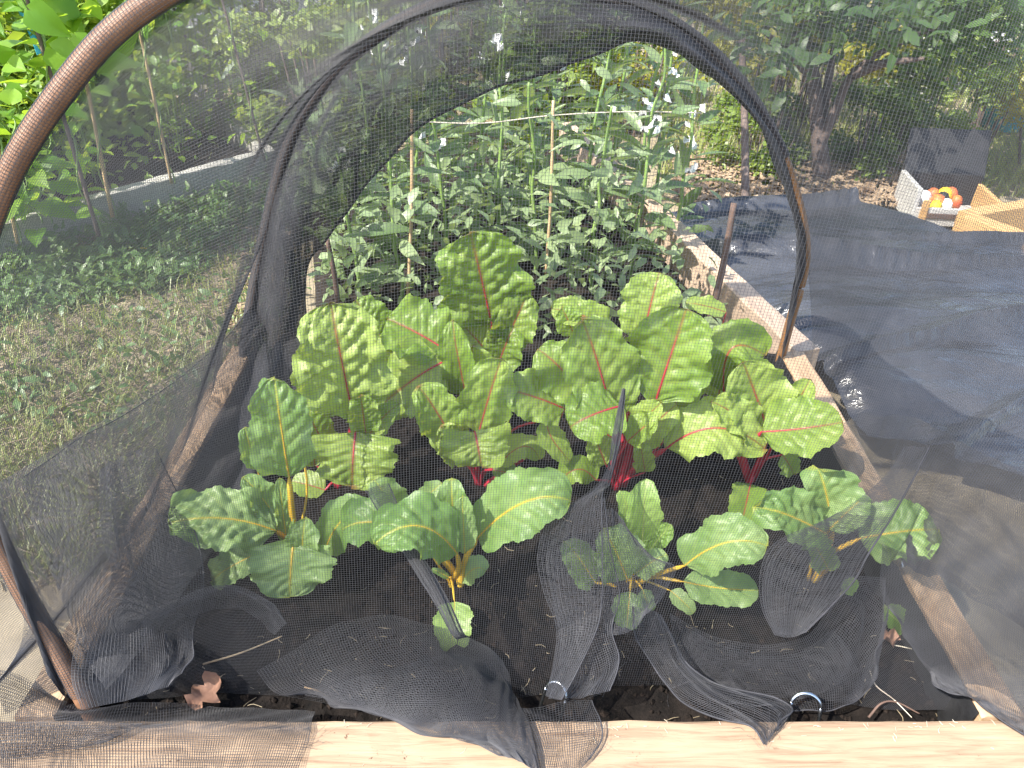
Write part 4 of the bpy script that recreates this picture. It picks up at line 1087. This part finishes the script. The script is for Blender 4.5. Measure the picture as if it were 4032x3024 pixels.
# ================================================================== WEEDY PATH AT LEFT
def pos_weed(r):
    while True:
        u, v = r.uniform(-300, 1250), r.uniform(600, 1700)
        p = PZ(u, v, .0); x, y = p[0], p[1]
        # right of the grey board, denser towards it
        t = np.cross((lb1-lb0)[:2], (p-lb0)[:2])
        if t > -.04: continue
        k = fbm(x*2.6, y*2.6, 4.4)
        dist = -t/np.linalg.norm((lb1-lb0)[:2])
        if r.random() < max(.02, min(1, 1.0 - dist*2.0 + k*.8)): return (x, y, ground_z(x, y)+abs(r.normal(0, .022)) + max(0, .12-dist)*.5*r.random())
tag(obj('weeds', foliage(11000, pos_weed, .014, .042, 55, .4, 1.0), M['weed']), 'dark green weeds overgrowing the path below the grey board', 'weeds', kind='stuff')
def blades(n, posf, seed, lmin, lmax, wid=.002):
    r = np.random.default_rng(seed)
    P = np.array([posf(r) for _ in range(n)]); a = r.uniform(0, 6.28, n); L_ = r.uniform(lmin, lmax, n); ln = r.uniform(.2, 1.1, n)
    D = np.stack([np.cos(a)*ln, np.sin(a)*ln, np.ones(n)], 1); D /= np.linalg.norm(D, axis=1, keepdims=True)
    S = np.stack([-np.sin(a), np.cos(a), np.zeros(n)], 1)*wid
    V = np.stack([P-S, P+S, P+D*(L_*.55)[:, None]-S*.8, P+D*(L_*.55)[:, None]+S*.8, P+D*L_[:, None]*[1.15, 1.15, .8]], 1)
    b = (np.arange(n)*5)[:, None]
    return mesh_np('blades', V.reshape(-1, 3), np.concatenate([b+np.array(f)[None] for f in [(0, 1, 3), (0, 3, 2), (2, 3, 4)]]))
def pos_grass(r):
    while True:
        u, v = r.uniform(-400, 1250), r.uniform(650, 2300)
        p = PZ(u, v, 0.0)
        if np.cross((lb1-lb0)[:2], (p-lb0)[:2]) > 0: continue
        if p[0] > -.55 and p[1] < 1.25: continue
        if p[0] > -.45 - .24*(p[1]-1.2): continue
        return (p[0], p[1], ground_z(p[0], p[1]))
tag(obj('grass', blades(9000, pos_grass, 56, .02, .07), M['grass']), 'thin grass growing along the path at left', 'grass', kind='stuff')
tag(obj('dry_grass', straws(2600, lambda r: np.array(pos_grass(r))+[0, 0, .006], 57, .02, .09, .0011).mesh('dry_grass'), M['dry']), 'dry straw coloured grass littering the path at left', 'dry grass', kind='stuff')
for k, (u, v) in enumerate([(565, 978), (605, 760), (1170, 1130)]):
    p = PZ(u, v, .05); rad = .011
    a = np.linspace(0, 2*math.pi, 17)[:-1]
    V = [(0, 0, .003)] + [((rad if i % 2 else rad*.7)*math.cos(t), (rad if i % 2 else rad*.7)*math.sin(t), .001*(i % 2)) for i, t in enumerate(a)]
    fl = tag(obj('yellow_flower', None, None, None, p), ['small yellow flower in the weeds below the grey board', 'small yellow flower against the face of the grey board', 'small yellow flower low beside the left net fold'][k], 'flower')
    obj('petals', mesh_np('petals', np.array(V), np.array([(0, 1+i, 1+(i+1) % 16) for i in range(16)]), False), M['flower'], fl, rot=(-.6, 0, 0))
    obj('stem', tube_mesh('stem', crv([(0, 0, 0), (.003, .002, -.03), (0, 0, -.06)], 6), .0008, 4), M['bstem'], fl)

# ================================================================== LEFT BED PLANTS
ldir = (lb1-lb0)/np.linalg.norm(lb1-lb0); lnor = np.array([-ldir[1], ldir[0], 0])
def lbed_pt(s, d, z=0.09):
    p = lb0 + ldir*s + lnor*d; p[2] = z; return p
LBL = np.linalg.norm(lb1-lb0)
xs_ = []
def lsoil():
    V = []; n, k = 30, 20
    for i in range(n):
        for j in range(k):
            p = lbed_pt(LBL*1.0*i/(n-1)-.0, .05+1.6*j/(k-1)); V.append((p[0], p[1], .09+.02*fbm(p[0]*6, p[1]*6)))
    i = np.arange(n-1)[:, None]*k + np.arange(k-1)[None]
    return mesh_np('soil', np.array(V), np.stack([i, i+1, i+k+1, i+k], -1).reshape(-1, 4))
tag(obj('left_soil', lsoil(), M['rearsoil']), kind='structure')
PEA = []
for sd_ in range(3):
    def pp(r, h=.55):
        z = h*r.random()**.8; rad = .14*(1-.4*z/h)
        return (r.normal(0, rad), r.normal(0, rad), z)
    me = foliage(420, pp, .03, .075, 100+sd_, .55, .6); me.materials.append(M['peaf']); PEA.append(me)
def stemset(name, mat, h, n, spread, rad, seed):
    r = random.Random(seed); mb = MB()
    for _ in range(n):
        x, y = r.gauss(0, spread), r.gauss(0, spread)
        V, F = tube(crv([(x*.4, y*.4, -.01), (x*.8, y*.8, h*.5), (x, y, h)], 6), np.linspace(rad, rad*.5, 6), 5, False); mb.add(V, F)
    me = mb.mesh(name); me.materials.append(mat); return me
PST = stemset('stems', M['bstem'], .5, 7, .10, .004, 3)
rp = random.Random(12)
k = 0
for row, d in enumerate((.36, .68, 1.02, 1.36)):
    for cnt, s in enumerate(np.arange(.1, LBL+.1, .30)):
        p = lbed_pt(s + rp.gauss(0, .06), d + rp.gauss(0, .05))
        near_b = d < .4
        t = tag(empty('pea_plant', p), ORD[cnt] + ' leafy plant from the left in the ' + ('first', 'second', 'third', 'last')[row] + ' row of the left hand bed', 'plant', 'first row plants behind the grey board' if near_b else 'inner plants of the left hand bed')
        sc = rp.uniform(.6, .85) if near_b else rp.uniform(1.0, 1.45)
        t.scale = (sc, sc, sc); t.rotation_euler = (0, 0, rp.uniform(0, 6))
        f = obj('foliage', PEA[k % 3], None, t); f['kind'] = 'stuff'
        obj('stems', PST, None, t)['kind'] = 'stuff'; k += 1
# climbing bean frame in the far left corner, seen past the front hoop
HEART = [leaflet_mesh('leaf', .095, .085, 1.4, .18, .3, True, 8, 7), leaflet_mesh('leaf', .08, .07, 1.4, .1, .1, True, 8, 7)]
for m_ in HEART: m_.materials.append(M['climb'])
def climber(a, b, n, seed, label, spread=.09, size=1.0, lo=.02):
    r = random.Random(seed); a = np.asarray(a); b = np.asarray(b)
    root = tag(empty('climbing_bean', a), label, 'bean plant', 'climbing beans on the cane frame')
    t = np.linspace(0, 1, 60)
    P = (b-a)[None]*t[:, None] + np.stack([.012*np.cos(t*22), .012*np.sin(t*22), 0*t], 1)
    obj('vine', tube_mesh('vine', P, .0025, 5), M['bstem'], root)
    for k in range(n):
        c = (b-a)*r.uniform(lo, 1.0); az = r.uniform(0, 6.28); d = abs(r.gauss(0, spread))+.015
        s = r.uniform(.7, 1.25)*size
        obj('leaf', HEART[r.randrange(2)], None, root, (c[0]+math.cos(az)*d, c[1]+math.sin(az)*d, c[2]+r.gauss(0, .02)), (r.gauss(-.1, .5), r.gauss(0, .45), az-math.pi/2), (s, s, s))
poles = [((90, -40), (235, 430), 2.05), ((255, -60), (335, 330), 2.2), ((530, 60), (640, 560), 2.5), ((860, -40), (1000, 480), 2.75), ((-150, -60), (-30, 500), 2.0)]
for i, ((u0, v0), (u1, v1), y) in enumerate(poles):
    b = PY(u0, v0, y); a_ = PY(u1, v1, y)
    d = (a_-b); a_ = b + d*((.12-b[2])/d[2])
    b = b - d/np.linalg.norm(d)*.25
    cane('bean_pole', a_, b, .006 if i < 2 else .005, M['cane'] if i in (1, 2, 4) else M['bark'], ['knotty brown bean pole at the far left top corner', 'slim brown bean pole just left of the front hoop', 'pale bean pole right of the front hoop', 'tall dark bean pole in the left hand bed', 'bean pole at the very left edge'][i], 'pole')
    climber(a_, b, (48, 40, 26, 22, 44)[i], 60+i, 'sunlit climbing bean with heart shaped leaves on the ' + ['knotty brown pole', 'slim brown pole', 'pale pole', 'tall dark pole', 'pole at the very left edge'][i], .09 if i in (0, 1, 4) else .09, 1.0 if i in (0, 1, 4) else .55, .5 if i in (0, 1, 4) else .1)
cane('blue_pole', PY(40, -60, 2.9), PY(175, 260, 2.9), .012, M['blue'], 'bright blue plastic pole behind the climbing beans', 'pole')
# low bean leaves filling the left corner
for i, (u, v, y) in enumerate([(40, 480, 2.1), (90, 560, 2.2), (-20, 640, 2.1), (140, 430, 2.3), (-60, 330, 2.1)]):
    p = PY(u, v, y); a_ = p.copy(); a_[2] = .14
    climber(a_, p+np.array([0, 0, .04]), 22, 90+i, ORD[i] + ' low bushy bean at the foot of the left hand poles', .07, .75)

# silvery artichoke like plant behind the curtain, top centre left
def arching(name, p, n, L_, wid, mat, label, cat, seed, group=None):
    r = random.Random(seed); root = tag(empty(name, p), label, cat, group)
    for k in range(n):
        az = r.uniform(0, 6.28); l = L_*r.uniform(.7, 1.1); el = r.uniform(.6, 1.3)
        m, q_ = 12, 3; V = []
        for i in range(m):
            s = i/(m-1); x = l*s*math.cos(el)*(1+.3*s); z = l*(s*math.sin(el) - .45*s*s*s)
            hw = wid*math.sin(math.pi*min(1, s*.95+.04))**.7*(1+.35*math.sin(s*34))
            for q in (-1, 0, 1):
                V.append((x*math.cos(az)-q*hw*math.sin(az), x*math.sin(az)+q*hw*math.cos(az), z+.25*abs(q)*hw))
        i = np.arange(m-1)[:, None]*3 + np.arange(2)[None]
        obj('leaf', mesh_np('leaf', np.array(V), np.stack([i, i+1, i+4, i+3], -1).reshape(-1, 4)), mat, root)
    return root
arching('artichoke', PZ(1250, 420, .05), 16, .85, .05, M['silver'], 'silvery plant with long jagged arching leaves behind the tunnel top', 'artichoke', 3)
arching('artichoke', PZ(1560, 330, .05), 14, .80, .05, M['silver'], 'second silvery jagged plant partly behind the back hoop', 'artichoke', 4)
arching('artichoke', PZ(1010, 300, .05), 12, .75, .045, M['silver'], 'pale jagged leaved plant beyond the tall dark pole', 'artichoke', 6)

# ================================================================== BACKGROUND SHRUBS AND TREES
def shrub_mesh(n, rx, rz, lmin, lmax, seed, mat, clumps=9):
    r0 = np.random.default_rng(seed)
    cs = np.stack([r0.normal(0, rx*.5, clumps), r0.normal(0, rx*.5, clumps), r0.uniform(.15, .95, clumps)*rz], 1)
    def pf(r):
        c = cs[r.integers(clumps)]; d = r.normal(0, 1, 3); d /= np.linalg.norm(d); return c + d*rx*.32*r.random()**.4
    me = foliage(n, pf, lmin, lmax, seed+1, .5, .2); me.materials.append(mat); return me
SH = [shrub_mesh(2200, .55, 1.1, .04, .09, 200, M['shrub']), shrub_mesh(2000, .5, .9, .05, .10, 210, M['shrub'], 12), shrub_mesh(1800, .5, 1.0, .035, .07, 220, M['shruby'], 10)]
SHS = stemset('stems', M['bark'], .8, 8, .22, .012, 9)
def shrub(p, kind, sc, label, rotz=0, group=None):
    t = tag(empty('shrub', p), label, 'shrub', group); t.scale = sc if isinstance(sc, tuple) else (sc,)*3; t.rotation_euler = (0, 0, rotz)
    f = obj('foliage', SH[kind], None, t); f['kind'] = 'stuff'
    s = obj('stems', SHS, None, t); s['kind'] = 'stuff'
rs = random.Random(31)
# behind the broad beans and left bed: a broken bank of green
for i in range(9):
    x = -4.9 + i*.60 + rs.gauss(0, .15); y = rs.uniform(4.3, 5.4)
    shrub((x, y, 0), rs.choice((0, 1, 0)), rs.uniform(.8, 1.15), ORD[i] + ' green shrub from the left in the bank behind the vegetable beds', rs.uniform(0, 6), 'green shrubs in the bank behind the beds')
for i, (x, y) in enumerate([(-.75, 3.1), (-.3, 3.35), (.1, 3.2), (.55, 3.5), (-1.2, 3.6), (.3, 3.9), (-.4, 4.0)]):
    shrub((x, y, 0), (1, 0, 1, 2, 0, 1, 2)[i], (.62, .7, .6, .55, .8, .75, .8)[i], ORD[i] + ' leafy bush standing close behind the broad bean bed', rs.uniform(0, 6), 'bushes close behind the broad beans')
for i in range(6):
    x = -6.8 + i*1.5 + rs.gauss(0, .3); y = rs.uniform(6.8, 8.2)
    shrub((x, y, 0), rs.choice((0, 1)), rs.uniform(1.3, 1.8), ORD[i] + ' tall dark shrub from the left in the far hedge line', rs.uniform(0, 6), 'tall shrubs of the far hedge')
for (u, v, h, kind, lab) in [(3000, 560, .85, 2, 'sunlit yellow shrub left of the forked tree'), (3160, 470, .8, 2, 'yellow green shrub behind the forked tree'), (4080, 700, .5, 2, 'yellow leaved shrub at the right edge beyond the sack'),
                             (3560, 620, .45, 1, 'low green shrub right of the forked tree'), (3850, 560, .55, 0, 'green shrub beside the blue bucket'), (3420, 700, .38, 1, 'small leafy shrub at the foot of the forked tree'),
                             (2960, 700, .35, 1, 'small bright green clump left of the back hoop'), (3700, 350, .6, 1, 'pale green shrub on the far slope at right'), (4050, 330, .7, 0, 'green shrub at the top right edge')]:
    p = PZ(u, v, 0); shrub(p, kind, h, lab, rs.uniform(0, 6))
def tree(p, label):
    root = tag(empty('tree', p), label, 'tree')
    r = np.random.default_rng(17)
    y = p[1]
    def rel(u, v, dy=0): return PY(u, v, y+dy) - p
    base = np.zeros(3) - [0, 0, .05]
    fork = rel(3225, 560)
    tr = crv([base, (base+fork)/2 + [.01, 0, 0], fork, rel(3200, 300, .05), rel(3130, 60, .1), rel(3080, -250, .1)], 40)
    obj('trunk', tube_mesh('trunk', tr, np.linspace(.038, .016, 40), 9), M['bark'], root)
    limbs = [[fork + [0, 0, -.04], rel(3290, 430, -.02), rel(3360, 290, -.05), rel(3500, 190, -.1), rel(3750, 80, -.15)], [fork + [0, 0, -.02], rel(3250, 380, .05), rel(3290, 150, .1), rel(3330, -150, .1)],
             [rel(3200, 300, .05), rel(3100, 200, 0), rel(3000, 120, -.1)], [rel(3360, 290, -.05), rel(3480, 250, -.12), rel(3640, 230, -.2)]]
    for q in limbs:
        obj('limb', tube_mesh('limb', crv(q, 24), np.linspace(.022, .006, 24), 7), M['bark'], root)
    cl = [(3020, 130), (3100, 30), (3200, 60), (3330, 40), (3460, 80), (3560, 30), (3680, 70), (3800, 20), (3900, 60), (3260, 150), (3070, 210), (3640, 170), (3950, -20), (3500, -80), (3200, -120), (3880, 190)]
    cs = np.array([rel(u, v, r.normal(0, .15)) for u, v in cl])
    def pf(rr):
        c = cs[rr.integers(len(cs))]; d = rr.normal(0, 1, 3); d /= np.linalg.norm(d); return c + d*np.array([.16, .2, .11])*rr.random()**.5
    f = obj('crown', foliage(1600, pf, .04, .08, 18, .42, -.2), M['treef'], root); f['kind'] = 'stuff'
tree(PZ(3235, 745, 0.0), 'forked slender tree with dark drooping foliage behind the plastic sheet')

def polytunnel():
    p = np.array([-1.75, 5.6, 0.0]); root = tag(empty('polytunnel', p), 'white covered low tunnel far behind the left hand bed', 'polytunnel')
    n, m = 15, 26; R, H, L_ = .75, .85, 2.2
    V = [(R*math.cos(math.pi*j/(n-1)), -L_/2 + L_*i/(m-1), H*math.sin(math.pi*j/(n-1)) - .03*abs(math.sin(i*math.pi*5/(m-1)))) for i in range(m) for j in range(n)]
    i = np.arange(m-1)[:, None]*n + np.arange(n-1)[None]
    obj('cover', mesh_np('cover', np.array(V), np.stack([i, i+1, i+n+1, i+n], -1).reshape(-1, 4)), M['white'], root)
    for k in range(6):
        y = -L_/2 + L_*k/5
        obj('rib', tube_mesh('rib', [((R+.008)*math.cos(a), y, (H+.008)*math.sin(a)) for a in np.linspace(0, math.pi, 24)], .012, 6), M['steel'], root)
    Vc = [(0, -L_/2, 0)] + V[:n]
    obj('end_sheet', mesh_np('end_sheet', np.array(Vc), np.array([(0, 1+j, 2+j) for j in range(n-1)])), M['white'], root)
    root.rotation_euler = (0, 0, math.radians(25))
polytunnel()
# ground patches at right: gravel path, pale grass
def patch(name, px, z, mat, n=24):
    V = []
    c = np.mean([PZ(u, v, z) for u, v in px], axis=0)
    P = crv([PZ(u, v, z) for u, v in px] + [PZ(*px[0], z)], n*2)[:-1]
    V = [c] + list(P); F = [(0, 1+i, 1+(i+1) % len(P)) for i in range(len(P))]
    return tag(obj(name, mesh_np(name, np.array(V), np.array(F), False), mat), kind='structure')
patch('path', [(3450, 300), (3600, 150), (3800, 100), (4000, 160), (3800, 330), (3620, 420), (3480, 400)], .034, M['gravel'])
def pos_rgrass(r):
    u, v = r.uniform(2600, 4200), r.uniform(250, 780)
    p = PZ(u, v, 0); return (p[0], p[1], ground_z(p[0], p[1]))
tag(obj('grass', blades(9000, pos_rgrass, 58, .03, .11, .003), M['grass']), 'rough grass on the slope behind the plastic sheet', 'grass', kind='stuff')
def pos_far(r):
    x = r.uniform(-6, 6); y = r.uniform(2.8, 8.5); return (x, y, ground_z(x, y) if y < 8.9 else 0)
tag(obj('far_grass', blades(14000, pos_far, 59, .05, .18, .004), M['grass']), 'rough green grass filling the ground between the far shrubs', 'grass', kind='stuff')

# open box of odds and ends, bucket
def open_box():
    p = PZ(3705, 850, .02)
    root = tag(empty('storage_box', p), 'pale open box with black lid thrown back and red contents at right', 'box'); root.rotation_euler = (0, 0, math.radians(-8))
    W_, D_, H_, t = .27, .2, .10, .012
    def wall(x0, x1, y0, y1, z0, z1, mat, name='wall', tilt=0.0):
        V, F = box(x0, x1, y0, y1, z0, z1); V = np.array(V, float); V[:, 1] += (V[:, 2]-z0)*tilt
        o = obj(name, mesh_np(name, V, np.array(F), False), mat, root)
        bv = o.modifiers.new('bevel', 'BEVEL'); bv.width = .003; bv.segments = 2
    wall(-W_/2, W_/2, -D_/2, -D_/2+t, 0, H_*.62, M['white'])
    wall(-W_/2, W_/2, D_/2-t, D_/2, 0, H_*1.2, M['black'])
    wall(-W_/2-.004, -W_/2+t, -D_/2+.001, D_/2-.001, .002, H_*1.25, M['white'])
    wall(W_/2-t, W_/2+.004, -D_/2+.001, D_/2-.001, .002, H_*.9, M['boardo'])
    wall(-W_/2+t, W_/2-t, -D_/2+t, D_/2-t, .003, .012, M['white'], 'floor_panel')
    wall(-W_/2+.03, W_/2-.01, -D_/2-.006, -D_/2-.002, H_*.28, H_*.46, M['dstake'], 'dark_strip')
    wall(-W_/2+.02, -W_/2+.045, -D_/2-.007, -D_/2-.001, .004, H_*.9, M['boardo'], 'corner_post')
    wall(-W_/2+.01, W_/2+.01, D_/2+.002, D_/2+.012, H_*1.0, H_*2.5, M['liner'], 'lid', .45)
    r = np.random.default_rng(2)
    for k in range(9):
        c = np.array([r.uniform(-.09, .1), r.uniform(-.07, .06), .05]); s = r.uniform(.018, .032)
        a_ = np.linspace(0, math.pi, 7)
        V, F = tube([c + [0, 0, s*(-math.cos(q))*1.3] for q in a_], np.maximum(.0005, s*np.sin(a_)), 8)
        obj('packet', mesh_np('packet', V, fix(F)), (M['bag'], M['petal'], M['flower'], M['bag'], M['black'])[k % 5], root)
open_box()
def bucket(p, r, h, label):
    prof = [(r*.75, 0), (r, h), (r*1.06, h), (r*1.06, h*.94), (r*1.0, h*.93)]
    n = 20; V = []; 
    for q, z in [(0, .002)] + [(r*.75, 0), (r, h*.92), (r*1.07, h*.93), (r*1.07, h), (r*.97, h), (r*.73, .02), (0, .02)]:
        for j in range(n): V.append((q*math.cos(2*math.pi*j/n), q*math.sin(2*math.pi*j/n), z))
    m = 8
    i = np.arange(m-1)[:, None]*n + np.arange(n)[None]; i2 = np.arange(m-1)[:, None]*n + (np.arange(n)+1)[None] % n
    root = tag(empty('bucket', p), label, 'bucket')
    obj('body', mesh_np('body', np.array(V), np.stack([i, i2, i2+n, i+n], -1).reshape(-1, 4)), M['blue'], root)
    obj('handle', tube_mesh('handle', [(r*1.07*math.cos(a), -.02, h*.95-r*.7*math.sin(a)) for a in np.linspace(0, math.pi, 16)], .004, 6), M['steel'], root)
bucket(PZ(3935, 500, .0), .13, .2, 'light blue bucket standing in the greenery at right')
print('NET TRIS', TRI[0])
